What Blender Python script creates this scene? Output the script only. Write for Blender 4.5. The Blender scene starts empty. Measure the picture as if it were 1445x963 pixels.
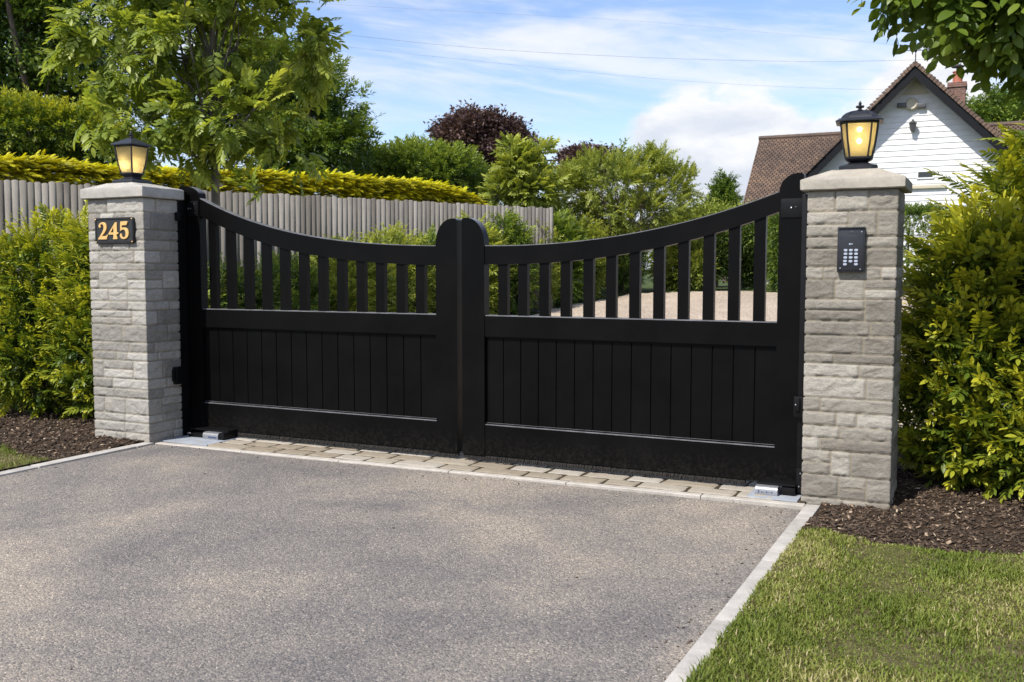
import bpy, bmesh, math, random
import numpy as np
from mathutils import Vector, noise as mnoise, Matrix

SEED = 7
rnd = random.Random(SEED)
rng = np.random.default_rng(SEED)
D = bpy.data
scene = bpy.context.scene
COL = scene.collection

# ---------------------------------------------------------------- camera numbers (used to convert measured sight lines to world positions)
FPX, CX, CY = 1383.0, 722.5, 481.5
PITCH = math.atan(101.5 / 1383.0)
YAW = math.radians(26.1)
EYE = np.array([0.0, 0.0, 1.45])
FW = np.array([-math.sin(YAW) * math.cos(PITCH), math.cos(YAW) * math.cos(PITCH), -math.sin(PITCH)])
RT = np.array([math.cos(YAW), math.sin(YAW), 0.0])
UP = np.cross(RT, FW)

def at(u, v, depth):
    return EYE + depth * (FW + RT * (u - CX) / FPX - UP * (v - CY) / FPX)

def ground_z(x, y):
    return min(max((y - 8.0) / 14.0, 0.0), 1.0)

# ---------------------------------------------------------------- object helpers
def tag(o, label=None, cat=None, group=None, kind=None):
    if label: o["label"] = label
    if cat: o["category"] = cat
    if group: o["group"] = group
    if kind: o["kind"] = kind
    return o

def empty(name, loc, label=None, cat=None, group=None):
    o = D.objects.new(name, None)
    o.empty_display_size = 0.2
    COL.objects.link(o)
    o.location = loc
    return tag(o, label, cat, group)

def link_mesh(name, me, mat=None, parent=None, smooth=False):
    o = D.objects.new(name, me)
    if mat is not None:
        me.materials.append(mat)
    COL.objects.link(o)
    if parent is not None:
        o.parent = parent
    if smooth:
        me.polygons.foreach_set("use_smooth", np.ones(len(me.polygons), dtype=bool))
    return o

def np_mesh(name, V, tris=None, quads=None, attrs=None, mat=None, parent=None, smooth=False):
    V = np.asarray(V, dtype=np.float32)
    me = D.meshes.new(name)
    nt = 0 if tris is None else len(tris)
    nq = 0 if quads is None else len(quads)
    loops, starts = [], []
    if nt:
        loops.append(np.asarray(tris, dtype=np.int32).ravel())
        starts.append(np.arange(nt, dtype=np.int32) * 3)
    if nq:
        loops.append(np.asarray(quads, dtype=np.int32).ravel())
        starts.append(nt * 3 + np.arange(nq, dtype=np.int32) * 4)
    loops = np.concatenate(loops)
    starts = np.concatenate(starts)
    me.vertices.add(len(V))
    me.vertices.foreach_set("co", V.ravel())
    me.loops.add(len(loops))
    me.loops.foreach_set("vertex_index", loops)
    me.polygons.add(len(starts))
    me.polygons.foreach_set("loop_start", starts)
    me.update(calc_edges=True)
    if attrs:
        for k, a in attrs.items():
            at_ = me.attributes.new(k, 'FLOAT', 'POINT')
            at_.data.foreach_set("value", np.asarray(a, dtype=np.float32))
    return link_mesh(name, me, mat, parent, smooth)

class MB:
    """collects shapes into one mesh"""
    def __init__(s):
        s.bm = bmesh.new()
    def box(s, x0, x1, y0, y1, z0, z1, bevel=0.0):
        vs = [s.bm.verts.new(p) for p in ((x0,y0,z0),(x1,y0,z0),(x1,y1,z0),(x0,y1,z0),(x0,y0,z1),(x1,y0,z1),(x1,y1,z1),(x0,y1,z1))]
        fs = [s.bm.faces.new([vs[i] for i in f]) for f in ((3,2,1,0),(4,5,6,7),(0,1,5,4),(1,2,6,5),(2,3,7,6),(3,0,4,7))]
        if bevel > 0:
            es = list({e for f in fs for e in f.edges})
            bmesh.ops.bevel(s.bm, geom=es, offset=bevel, segments=2, profile=0.6, affect='EDGES')
        return s
    def prism_xz(s, pts, y0, y1):
        """polygon given in (x, z), counter-clockwise seen from -y, thick from y0 to y1"""
        a = [s.bm.verts.new((x, y0, z)) for x, z in pts]
        b = [s.bm.verts.new((x, y1, z)) for x, z in pts]
        n = len(pts)
        s.bm.faces.new(a)
        s.bm.faces.new(b[::-1])
        for i in range(n):
            j = (i + 1) % n
            s.bm.faces.new((a[j], a[i], b[i], b[j]))
        return s
    def prism_yz(s, pts, x0, x1):
        a = [s.bm.verts.new((x0, y, z)) for y, z in pts]
        b = [s.bm.verts.new((x1, y, z)) for y, z in pts]
        n = len(pts)
        s.bm.faces.new(a[::-1])
        s.bm.faces.new(b)
        for i in range(n):
            j = (i + 1) % n
            s.bm.faces.new((a[i], a[j], b[j], b[i]))
        return s
    def loft(s, rings, cap0=True, cap1=True):
        """rings: list of lists of 3-D points with equal counts"""
        R = [[s.bm.verts.new(p) for p in r] for r in rings]
        n = len(R[0])
        for a, b in zip(R[:-1], R[1:]):
            for i in range(n):
                j = (i + 1) % n
                s.bm.faces.new((a[i], a[j], b[j], b[i]))
        if cap0: s.bm.faces.new(R[0][::-1])
        if cap1: s.bm.faces.new(R[-1])
        return s
    def lathe(s, prof, c=(0,0,0), n=20):
        rings = [[(c[0]+r*math.cos(2*math.pi*k/n), c[1]+r*math.sin(2*math.pi*k/n), c[2]+z) for k in range(n)] for r, z in prof]
        return s.loft(rings)
    def tube(s, pts, r, n=8, r1=None):
        pts = [Vector(p) for p in pts]
        rings = []
        for i, p in enumerate(pts):
            t = (pts[min(i+1, len(pts)-1)] - pts[max(i-1, 0)]).normalized()
            a = t.orthogonal().normalized() if i == 0 else (prev - t * prev.dot(t)).normalized()
            prev = a
            b = t.cross(a)
            rr = r if r1 is None else r + (r1 - r) * i / max(1, len(pts)-1)
            rings.append([p + a*rr*math.cos(2*math.pi*k/n) + b*rr*math.sin(2*math.pi*k/n) for k in range(n)])
        return s.loft(rings)
    def build(s, name, mat=None, parent=None, smooth_angle=None, loc=None):
        bmesh.ops.recalc_face_normals(s.bm, faces=s.bm.faces)
        me = D.meshes.new(name)
        s.bm.to_mesh(me)
        s.bm.free()
        o = link_mesh(name, me, mat, parent)
        if loc is not None: o.location = loc
        if smooth_angle:
            me.polygons.foreach_set("use_smooth", np.ones(len(me.polygons), dtype=bool))
            try:
                me.set_sharp_from_angle(angle=math.radians(smooth_angle))
            except Exception:
                pass
        return o

# ---------------------------------------------------------------- material helpers
class NT:
    def __init__(s, name):
        s.m = D.materials.new(name)
        s.m.use_nodes = True
        s.t = s.m.node_tree
        s.bsdf = s.t.nodes["Principled BSDF"]
        s.out = s.t.nodes["Material Output"]
    def n(s, typ, **kw):
        nd = s.t.nodes.new(typ)
        for k, v in kw.items():
            if k in nd.bl_rna.properties.keys(): setattr(nd, k, v)
            else: nd.inputs[k].default_value = v
        return nd
    def l(s, a, b):
        s.t.links.new(a, b)
    def coord(s, kind="Object", scale=None):
        c = s.n("ShaderNodeTexCoord").outputs[kind]
        if scale is None: return c
        m = s.n("ShaderNodeMapping")
        m.inputs["Scale"].default_value = scale
        s.l(c, m.inputs["Vector"])
        return m.outputs["Vector"]
    def noise(s, vec, scale, detail=4, rough=0.55, dist=0.0):
        nd = s.n("ShaderNodeTexNoise")
        nd.inputs["Scale"].default_value = scale
        nd.inputs["Detail"].default_value = detail
        nd.inputs["Roughness"].default_value = rough
        nd.inputs["Distortion"].default_value = dist
        s.l(vec, nd.inputs["Vector"])
        return nd.outputs["Fac"]
    def voro(s, vec, scale, feature='F1', out="Distance"):
        nd = s.n("ShaderNodeTexVoronoi", feature=feature)
        nd.inputs["Scale"].default_value = scale
        s.l(vec, nd.inputs["Vector"])
        return nd.outputs[out]
    def ramp(s, fac, stops, interp='LINEAR'):
        r = s.n("ShaderNodeValToRGB")
        r.color_ramp.interpolation = interp
        el = r.color_ramp.elements
        while len(el) < len(stops): el.new(0.5)
        for e, (p, c) in zip(el, stops):
            e.position = p
            e.color = (c if len(c) == 4 else (*c, 1)) if not isinstance(c, (int, float)) else (c, c, c, 1)
        s.l(fac, r.inputs["Fac"])
        return r.outputs["Color"]
    def mix(s, fac, a, b, mode='MIX'):
        m = s.n("ShaderNodeMix", data_type='RGBA', blend_type=mode)
        for sock, val in ((m.inputs[0], fac), (m.inputs[6], a), (m.inputs[7], b)):
            if isinstance(val, (int, float)): sock.default_value = val
            elif isinstance(val, tuple): sock.default_value = (*val, 1) if len(val) == 3 else val
            else: s.l(val, sock)
        return m.outputs[2]
    def math(s, op, a, b=0.0, clamp=False):
        m = s.n("ShaderNodeMath", operation=op)
        m.use_clamp = clamp
        for sock, val in zip(m.inputs, (a, b)):
            if isinstance(val, (int, float)): sock.default_value = val
            else: s.l(val, sock)
        return m.outputs[0]
    def attr(s, name):
        a = s.n("ShaderNodeAttribute")
        a.attribute_name = name
        return a.outputs["Fac"]
    def bump(s, h, strength=0.3, dist=0.01, normal=None):
        b = s.n("ShaderNodeBump")
        b.inputs["Strength"].default_value = strength
        b.inputs["Distance"].default_value = dist
        s.l(h, b.inputs["Height"])
        if normal is not None: s.l(normal, b.inputs["Normal"])
        s.l(b.outputs["Normal"], s.bsdf.inputs["Normal"])
        return b.outputs["Normal"]
    def base(s, c):
        if isinstance(c, tuple): s.bsdf.inputs["Base Color"].default_value = (*c, 1)
        else: s.l(c, s.bsdf.inputs["Base Color"])
    def set(s, **kw):
        for k, v in kw.items():
            s.bsdf.inputs[k.replace("_", " ")].default_value = v
        return s

def simple(name, col, rough=0.5, metal=0.0, noise_amt=0.12, scale=30, bump=0.0, coat=0.0):
    m = NT(name)
    v = m.coord()
    f = m.noise(v, scale, 5, 0.6)
    lo = tuple(c * (1 - noise_amt) for c in col)
    hi = tuple(min(1, c * (1 + noise_amt)) for c in col)
    m.base(m.ramp(f, [(0.3, lo), (0.7, hi)]))
    m.set(Metallic=metal)
    m.l(m.ramp(m.noise(v, scale * 0.35, 3), [(0.3, max(0, rough - 0.07)), (0.7, min(1, rough + 0.07))]), m.bsdf.inputs["Roughness"])
    if bump: m.bump(f, bump, 0.004)
    if coat: m.set(Coat_Weight=coat)
    return m.m

def leaf_mat(name, dark, mid, young, trans=0.35, rough=0.45, spec=0.4, gain=1.5):
    m = NT(name)
    t = m.attr("tint")
    k = gain
    dark, mid, young = (tuple(min(0.7, x * k) for x in c_) for c_ in (dark, mid, young))
    c = m.ramp(t, [(0.0, dark), (0.45, mid), (1.0, young)])
    m.base(c)
    m.set(Roughness=rough)
    m.bsdf.inputs["Specular IOR Level"].default_value = spec
    tr = m.n("ShaderNodeBsdfTranslucent")
    m.l(m.mix(1.0, c, (1.25, 1.15, 0.55), 'MULTIPLY'), tr.inputs["Color"])
    mx = m.n("ShaderNodeMixShader")
    mx.inputs[0].default_value = trans
    m.l(m.bsdf.outputs[0], mx.inputs[1])
    m.l(tr.outputs[0], mx.inputs[2])
    m.l(mx.outputs[0], m.out.inputs["Surface"])
    return m.m

def bark_mat(name, a, b, scale=18):
    m = NT(name)
    v = m.coord("Object", (1, 1, 0.25))
    f = m.noise(v, scale, 6, 0.65)
    m.base(m.ramp(f, [(0.3, a), (0.7, b)]))
    m.set(Roughness=0.85)
    m.bump(f, 0.6, 0.01)
    return m.m

# materials ------------------------------------------------------
def make_asphalt():
    m = NT("asphalt")
    v = m.coord()
    big = m.noise(v, 0.55, 4, 0.55, 0.6)
    mid = m.noise(v, 2.2, 5, 0.6)
    blend = m.math('ADD', m.math('MULTIPLY', big, 0.75), m.math('MULTIPLY', mid, 0.25))
    tone = m.ramp(blend, [(0.40, (0.160, 0.149, 0.143)), (0.50, (0.214, 0.194, 0.174)), (0.60, (0.292, 0.254, 0.212))])
    cell = m.voro(v, 125, 'F1', "Color")
    sep = m.n("ShaderNodeSeparateColor"); m.l(cell, sep.inputs[0])
    agg = m.ramp(sep.outputs[0], [(0.0, (0.5, 0.51, 0.54)), (0.3, (0.85, 0.85, 0.86)), (0.7, (1.08, 1.06, 1.03)), (0.94, (1.35, 1.3, 1.22)), (1.0, (2.0, 1.92, 1.8))])
    c = m.mix(1.0, tone, agg, 'MULTIPLY')
    grit = m.noise(v, 260, 3, 0.7)
    c = m.mix(0.75, c, m.ramp(grit, [(0.35, 0.55), (0.65, 1.45)]), 'MULTIPLY')
    # tan dust specks
    sp = m.noise(v, 60, 2, 0.5)
    c = m.mix(m.math('MULTIPLY', m.ramp(sp, [(0.60, 0.0), (0.70, 1.0)]), 0.35), c, (0.30, 0.24, 0.18))
    m.base(c)
    m.set(Roughness=0.85)
    m.bsdf.inputs["Specular IOR Level"].default_value = 0.25
    d = m.voro(v, 125, 'F1')
    hgt = m.math('ADD', m.math('MULTIPLY', d, -1.0), m.math('MULTIPLY', grit, 0.5))
    m.bump(hgt, 0.75, 0.006)
    return m.m

def make_gravel():
    m = NT("gravel")
    v = m.coord()
    cell = m.voro(v, 55, 'F1', "Color")
    sep = m.n("ShaderNodeSeparateColor"); m.l(cell, sep.inputs[0])
    c = m.ramp(sep.outputs[1], [(0.0, (0.22, 0.17, 0.13)), (0.4, (0.40, 0.315, 0.235)), (0.8, (0.50, 0.405, 0.31)), (1.0, (0.62, 0.53, 0.43))])
    big = m.noise(v, 0.8, 4)
    c = m.mix(0.5, c, m.ramp(big, [(0.35, 0.75), (0.65, 1.15)]), 'MULTIPLY')
    m.base(c)
    m.set(Roughness=0.9)
    m.bump(m.math('MULTIPLY', m.voro(v, 55, 'F1'), -1.0), 0.8, 0.015)
    return m.m

def make_concrete(name, col, grain=0.15, stain=(0.20, 0.19, 0.15), stain_amt=0.5):
    m = NT(name)
    v = m.coord()
    f = m.noise(v, 9, 6, 0.62)
    g = m.noise(v, 160, 3, 0.7)
    c = m.ramp(f, [(0.3, tuple(x * 0.80 for x in col)), (0.7, tuple(min(1, x * 1.12) for x in col))])
    c = m.mix(0.7, c, m.ramp(g, [(0.3, 1 - grain), (0.7, 1 + grain)]), 'MULTIPLY')
    s = m.ramp(m.noise(v, 3.5, 5, 0.65, 0.5), [(0.55, 0.0), (0.75, 1.0)])
    c = m.mix(m.math('MULTIPLY', s, stain_amt), c, stain)
    m.base(c)
    m.set(Roughness=0.88)
    m.bsdf.inputs["Specular IOR Level"].default_value = 0.25
    m.bump(g, 0.35, 0.003)
    return m.m

def make_stone(name, dark, mid, light, mortar):
    m = NT(name)
    v = m.coord()
    r = m.attr("stone")
    f = m.noise(v, 14, 6, 0.65, 0.4)
    k = m.math('ADD', m.math('MULTIPLY', r, 0.65), m.math('MULTIPLY', f, 0.35))
    c = m.ramp(k, [(0.18, dark), (0.5, mid), (0.82, light)])
    g = m.noise(v, 120, 4, 0.7)
    c = m.mix(0.8, c, m.ramp(g, [(0.3, 0.8), (0.7, 1.16)]), 'MULTIPLY')
    vein = m.ramp(m.noise(m.coord("Object", (1, 1, 3)), 22, 5, 0.7, 1.2), [(0.42, 0.72), (0.5, 1.0)])
    c = m.mix(0.55, c, vein, 'MULTIPLY')
    ochre = m.ramp(m.noise(v, 5, 4, 0.6), [(0.58, 0.0), (0.72, 1.0)])
    c = m.mix(m.math('MULTIPLY', ochre, 0.25), c, (0.36, 0.29, 0.20))
    splash = m.n("ShaderNodeSeparateXYZ"); m.l(v, splash.inputs[0])
    soil = m.math('MULTIPLY', m.ramp(splash.outputs[2], [(0.0, 1.0), (0.16, 0.0)]), m.ramp(m.noise(v, 11, 5, 0.7), [(0.35, 0.0), (0.65, 0.8)]))
    c = m.mix(soil, c, (0.20, 0.165, 0.12))
    lich = m.ramp(m.noise(v, 31, 4, 0.7, 0.8), [(0.66, 0.0), (0.72, 1.0)])
    c = m.mix(m.math('MULTIPLY', lich, 0.35), c, (0.17, 0.165, 0.13))
    c = m.mix(m.attr("mortar"), c, mortar)
    m.base(c)
    m.set(Roughness=0.9)
    m.bsdf.inputs["Specular IOR Level"].default_value = 0.2
    chis = m.noise(m.coord('Object', (1, 1, 2.2)), 26, 6, 0.7, 1.8)
    h = m.math('ADD', m.math('MULTIPLY', chis, 1.3), m.math('ADD', m.noise(v, 70, 5, 0.65), m.math('MULTIPLY', g, 0.4)))
    m.bump(h, 0.55, 0.009)
    return m.m

def make_black_paint():
    m = NT("black_paint")
    v = m.coord("Object", (1, 1, 0.12))
    f = m.noise(v, 60, 5, 0.6)
    w = m.noise(m.coord(), 2.5, 4, 0.6)
    paint = m.ramp(w, [(0.3, (0.0022, 0.0022, 0.0024)), (0.75, (0.0042, 0.0039, 0.0038))])
    # painted highlight: upward ledges get paler, shinier paint, as if catching sky and sun
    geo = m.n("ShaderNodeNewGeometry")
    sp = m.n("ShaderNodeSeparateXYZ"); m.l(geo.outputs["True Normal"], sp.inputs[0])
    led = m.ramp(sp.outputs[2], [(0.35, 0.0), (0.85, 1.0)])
    ledge_glint = m.math('MULTIPLY', led, m.ramp(m.noise(m.coord(), 9, 5, 0.65), [(0.3, 0.45), (0.7, 1.0)]))
    po = m.n("ShaderNodeSeparateXYZ"); m.l(m.coord(), po.inputs[0])
    spl = m.math('MULTIPLY', m.ramp(po.outputs[2], [(0.06, 1.0), (0.26, 0.0)]), m.ramp(m.noise(m.coord(), 38, 6, 0.75), [(0.45, 0.0), (0.72, 1.0)]))
    paint = m.mix(m.math('MULTIPLY', spl, 0.5), paint, (0.030, 0.026, 0.021))
    m.base(m.mix(ledge_glint, paint, (0.17, 0.172, 0.18)))
    m.l(m.ramp(w, [(0.3, 0.30), (0.7, 0.42)]), m.bsdf.inputs["Roughness"])
    m.l(m.math('ADD', m.math('MULTIPLY', ledge_glint, 0.35), 0.09), m.bsdf.inputs["Specular IOR Level"])
    m.bump(f, 0.10, 0.002)
    return m.m

def make_fence_wood():
    m = NT("weathered_fence_wood")
    v = m.coord("Object", (1, 1, 0.06))
    f = m.noise(v, 130, 7, 0.75, 0.4)
    r = m.attr("tint")
    k = m.math('ADD', m.math('MULTIPLY', r, 0.45), m.math('MULTIPLY', f, 0.55))
    c = m.ramp(k, [(0.25, (0.11, 0.097, 0.081)), (0.5, (0.20, 0.181, 0.156)), (0.8, (0.295, 0.271, 0.237))])
    st = m.ramp(m.noise(m.coord("Object", (1, 1, 0.4)), 4, 5, 0.65), [(0.45, 1.0), (0.75, 0.62)])
    m.base(m.mix(0.7, c, st, 'MULTIPLY'))
    m.set(Roughness=0.85)
    m.bump(f, 0.12, 0.002)
    return m.m

def make_setts():
    m = NT("sandstone_setts")
    v = m.coord()
    r = m.attr("stone")
    f = m.noise(v, 12, 6, 0.65)
    k = m.math('ADD', m.math('MULTIPLY', r, 0.5), m.math('MULTIPLY', f, 0.5))
    c = m.ramp(k, [(0.2, (0.225, 0.182, 0.125)), (0.5, (0.31, 0.268, 0.205)), (0.8, (0.385, 0.352, 0.30))])
    g = m.noise(v, 110, 4, 0.7)
    c = m.mix(0.8, c, m.ramp(g, [(0.3, 0.78), (0.7, 1.16)]), 'MULTIPLY')
    m.base(c)
    m.set(Roughness=0.88)
    m.bump(m.math('ADD', g, m.noise(v, 30, 4)), 0.5, 0.005)
    return m.m

def make_soil(name, a, b, scale=25):
    m = NT(name)
    v = m.coord()
    f = m.noise(v, scale, 6, 0.7)
    m.base(m.ramp(f, [(0.3, a), (0.72, b)]))
    m.set(Roughness=0.95)
    m.bsdf.inputs["Specular IOR Level"].default_value = 0.15
    m.bump(m.math('ADD', f, m.noise(v, scale * 5, 4, 0.7)), 0.9, 0.02)
    return m.m

def make_tiles(name):
    m = NT(name)
    v = m.coord("Object")
    cell = m.attr("tint")
    n1 = m.noise(v, 1.1, 5, 0.65)
    n2 = m.noise(v, 9, 4, 0.65)
    k = m.math('ADD', m.math('MULTIPLY', cell, 0.22), m.math('ADD', m.math('MULTIPLY', n1, 0.58), m.math('MULTIPLY', n2, 0.2)))
    c = m.ramp(k, [(0.3, (0.060, 0.043, 0.034)), (0.5, (0.112, 0.074, 0.055)), (0.7, (0.185, 0.118, 0.080))])
    mo = m.ramp(m.noise(v, 2.3, 5, 0.7, 0.5), [(0.6, 0.0), (0.75, 1.0)])
    c = m.mix(m.math('MULTIPLY', mo, 0.4), c, (0.16, 0.14, 0.09))
    m.base(c)
    m.set(Roughness=0.85)
    m.bump(n2, 0.4, 0.02)
    return m.m

def make_brick():
    m = NT("chimney_brick")
    b = m.n("ShaderNodeTexBrick")
    v = m.coord("Object")
    sp = m.n("ShaderNodeSeparateXYZ"); m.l(v, sp.inputs[0])
    cb = m.n("ShaderNodeCombineXYZ")
    m.l(m.math('ADD', sp.outputs[0], sp.outputs[1]), cb.inputs[0]); m.l(sp.outputs[2], cb.inputs[1])
    m.l(cb.outputs[0], b.inputs["Vector"])
    b.inputs["Scale"].default_value = 1.0
    b.inputs["Brick Width"].default_value = 0.215
    b.inputs["Row Height"].default_value = 0.072
    b.inputs["Mortar Size"].default_value = 0.008
    b.inputs["Color1"].default_value = (0.20, 0.085, 0.06, 1)
    b.inputs["Color2"].default_value = (0.13, 0.065, 0.05, 1)
    b.inputs["Mortar"].default_value = (0.2, 0.17, 0.14, 1)
    m.base(m.mix(0.6, b.outputs["Color"], m.ramp(m.noise(v, 4, 5), [(0.3, 0.7), (0.7, 1.2)]), 'MULTIPLY'))
    m.set(Roughness=0.9)
    m.bump(b.outputs["Fac"], -0.4, 0.01)
    return m.m

def make_lamp_glass():
    m = NT("amber_glass")
    v = m.coord()
    f = m.noise(v, 45, 4, 0.6)
    tr = m.n("ShaderNodeBsdfTranslucent")
    m.l(m.ramp(f, [(0.3, (0.86, 0.78, 0.55)), (0.7, (0.94, 0.88, 0.68))]), tr.inputs["Color"])
    clear = m.n("ShaderNodeBsdfRefraction")
    clear.inputs["Color"].default_value = (0.97, 0.90, 0.70, 1)
    clear.inputs["Roughness"].default_value = 0.11
    clear.inputs["IOR"].default_value = 1.02
    m1 = m.n("ShaderNodeMixShader"); m1.inputs[0].default_value = 0.5
    m.l(tr.outputs[0], m1.inputs[1]); m.l(clear.outputs[0], m1.inputs[2])
    gl = m.n("ShaderNodeBsdfGlossy"); gl.inputs["Roughness"].default_value = 0.12
    fr = m.n("ShaderNodeFresnel"); fr.inputs["IOR"].default_value = 1.45
    m2 = m.n("ShaderNodeMixShader")
    m.l(fr.outputs[0], m2.inputs[0]); m.l(m1.outputs[0], m2.inputs[1]); m.l(gl.outputs[0], m2.inputs[2])
    m.l(m2.outputs[0], m.out.inputs["Surface"])
    return m.m

def make_emit(name, col, strength):
    m = NT(name)
    m.base(col)
    m.bsdf.inputs["Emission Color"].default_value = (*col, 1)
    m.bsdf.inputs["Emission Strength"].default_value = strength
    return m.m

M = {}
M["asphalt"] = make_asphalt()
M["gravel"] = make_gravel()
M["kerb"] = make_concrete("kerb_concrete", (0.42, 0.395, 0.36), 0.2, (0.25, 0.23, 0.19), 0.55)
M["strip"] = make_concrete("edging_concrete", (0.45, 0.415, 0.365), 0.2, (0.30, 0.26, 0.20), 0.5)
M["slab"] = make_concrete("blue_grey_slab", (0.30, 0.325, 0.36), 0.12, (0.24, 0.25, 0.26), 0.4)
M["cap_cool"] = make_concrete("cap_stone_cool", (0.37, 0.348, 0.312), 0.2, (0.22, 0.235, 0.215), 0.55)
M["cap_warm"] = make_concrete("cap_stone_warm", (0.36, 0.33, 0.28), 0.22, (0.25, 0.235, 0.20), 0.55)
M["stone_cool"] = make_stone("stone_cool", (0.215, 0.201, 0.177), (0.325, 0.305, 0.269), (0.42, 0.398, 0.356), (0.27, 0.24, 0.185))
M["stone_warm"] = make_stone("stone_warm", (0.185, 0.167, 0.140), (0.282, 0.259, 0.219), (0.372, 0.345, 0.298), (0.255, 0.222, 0.165))
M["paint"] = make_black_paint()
M["steel_black"] = simple("black_steel", (0.0045, 0.0045, 0.005), 0.42, 0.0, 0.25, 25, 0.08)
M["steel_black"].node_tree.nodes["Principled BSDF"].inputs["Specular IOR Level"].default_value = 0.2
M["lantern_black"] = simple("lantern_black", (0.012, 0.013, 0.018), 0.4, 0.0, 0.2, 40, 0.1)
M["bolt"] = simple("bolt_zinc", (0.40, 0.40, 0.41), 0.35, 1.0)
M["silver"] = simple("brushed_aluminium", (0.27, 0.275, 0.285), 0.45, 0.6, 0.1, 60)
M["blue_mark"] = simple("blue_sticker", (0.05, 0.075, 0.14), 0.5)
M["plaque"] = simple("plaque_slate", (0.016, 0.0165, 0.018), 0.55, 0.0, 0.2, 90, 0.25)
M["plaque_edge"] = simple("plaque_edge", (0.008, 0.008, 0.009), 0.35)
M["gold"] = simple("gold_paint", (0.72, 0.45, 0.16), 0.42, 0.25, 0.1, 80)
M["keypad"] = simple("keypad_black", (0.013, 0.014, 0.018), 0.38, 0.0, 0.2, 60)
M["key"] = simple("key_grey", (0.34, 0.38, 0.46), 0.4, 0.0, 0.12, 120)
M["print"] = simple("pale_print", (0.28, 0.29, 0.31), 0.5)
M["print_dim"] = simple("worn_print", (0.06, 0.062, 0.066), 0.5)
M["brush"] = simple("brush_bristle", (0.016, 0.0135, 0.011), 0.9, 0.0, 0.5, 200)
M["fence"] = make_fence_wood()
M["setts"] = make_setts()
M["joint"] = make_soil("sett_joint", (0.06, 0.045, 0.027), (0.12, 0.095, 0.06), 40)
M["soil"] = make_soil("mulch_soil", (0.030, 0.020, 0.013), (0.090, 0.060, 0.038), 26)
M["turf"] = make_soil("turf_soil", (0.085, 0.075, 0.032), (0.20, 0.165, 0.085), 22)
M["ground"] = make_soil("meadow_ground", (0.035, 0.055, 0.014), (0.075, 0.095, 0.03), 1.2)
M["tiles"] = make_tiles("roof_tiles")
M["brick"] = make_brick()
M["pot"] = simple("clay_pot", (0.36, 0.12, 0.075), 0.8)
M["white_board"] = simple("white_weatherboard", (0.72, 0.72, 0.715), 0.55, 0.0, 0.07, 5, 0.05)
M["bargeboard"] = simple("dark_bargeboard", (0.0045, 0.005, 0.007), 0.6)
M["bargeboard"].node_tree.nodes["Principled BSDF"].inputs["Specular IOR Level"].default_value = 0.2
M["grey_metal"] = simple("grey_metal", (0.09, 0.09, 0.09), 0.45, 0.4)
M["cream"] = simple("cream_plastic", (0.5, 0.45, 0.34), 0.5)
M["dark_glass"] = simple("dark_window", (0.03, 0.033, 0.035), 0.12)
M["cable"] = simple("cable_black", (0.10, 0.105, 0.115), 0.6)
M["glass"] = make_lamp_glass()
M["bulb"] = make_emit("lit_bulb", (1.0, 0.80, 0.44), 36.0)
M["filament"] = make_emit("lit_filament", (1.0, 0.80, 0.42), 60.0)
M["bark"] = bark_mat("bark_brown", (0.055, 0.04, 0.028), (0.15, 0.115, 0.085))
M["bark_grey"] = bark_mat("bark_grey", (0.07, 0.062, 0.05), (0.17, 0.15, 0.125))

def chip_mat():
    m = NT("wood_chips")
    t = m.attr("tint")
    c = m.ramp(t, [(0.0, (0.030, 0.019, 0.012)), (0.6, (0.085, 0.055, 0.034)), (0.86, (0.15, 0.10, 0.062)), (0.95, (0.34, 0.24, 0.16)), (1.0, (0.46, 0.37, 0.26))])
    m.base(c); m.set(Roughness=0.9)
    return m.m
M["chips"] = chip_mat()
M["grass"] = leaf_mat("grass_blades", (0.115, 0.160, 0.020), (0.235, 0.262, 0.050), (0.50, 0.42, 0.23), 0.3, 0.55, 0.25, 1.0)
M["leaf_hedge_right"] = leaf_mat("hedge_leaf_olive", (0.018, 0.040, 0.007), (0.078, 0.112, 0.012), (0.32, 0.31, 0.024), 0.40, 0.42, 0.4, 1.7)
M["leaf_hedge_left"] = leaf_mat("hedge_leaf_lime", (0.018, 0.042, 0.007), (0.078, 0.120, 0.012), (0.34, 0.34, 0.028), 0.38, 0.42, 0.4)
M["leaf_walnut"] = leaf_mat("pinnate_leaf_green", (0.060, 0.092, 0.014), (0.135, 0.176, 0.028), (0.25, 0.28, 0.052), 0.50, 0.42, 0.4, 1.75)
M["leaf_dark"] = leaf_mat("dark_leaf", (0.022, 0.042, 0.010), (0.055, 0.090, 0.018), (0.15, 0.19, 0.036), 0.28, 0.45, 0.35)
M["leaf_mid"] = leaf_mat("mid_green_leaf", (0.030, 0.058, 0.010), (0.075, 0.120, 0.018), (0.19, 0.24, 0.036), 0.33, 0.45, 0.35)
M["leaf_light"] = leaf_mat("light_green_leaf", (0.070, 0.100, 0.018), (0.155, 0.190, 0.034), (0.29, 0.31, 0.060), 0.42, 0.48, 0.3, 1.6)
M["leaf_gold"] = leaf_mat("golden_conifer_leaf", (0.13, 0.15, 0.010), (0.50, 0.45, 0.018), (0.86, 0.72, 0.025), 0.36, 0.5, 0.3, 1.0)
M["leaf_copper"] = leaf_mat("copper_beech_leaf", (0.030, 0.016, 0.018), (0.068, 0.040, 0.040), (0.13, 0.085, 0.070), 0.25, 0.45, 0.35)
M["leaf_overhang"] = leaf_mat("overhang_leaf", (0.030, 0.058, 0.010), (0.080, 0.125, 0.016), (0.20, 0.24, 0.030), 0.45, 0.40, 0.4)

# ---------------------------------------------------------------- world, sun, camera
SUN_DIR = Vector((-0.28, -0.80, 1.0)).normalized()     # towards the sun
sun_el = math.asin(SUN_DIR.z)
sun_az = math.atan2(SUN_DIR.x, SUN_DIR.y)              # from +Y towards +X

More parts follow.
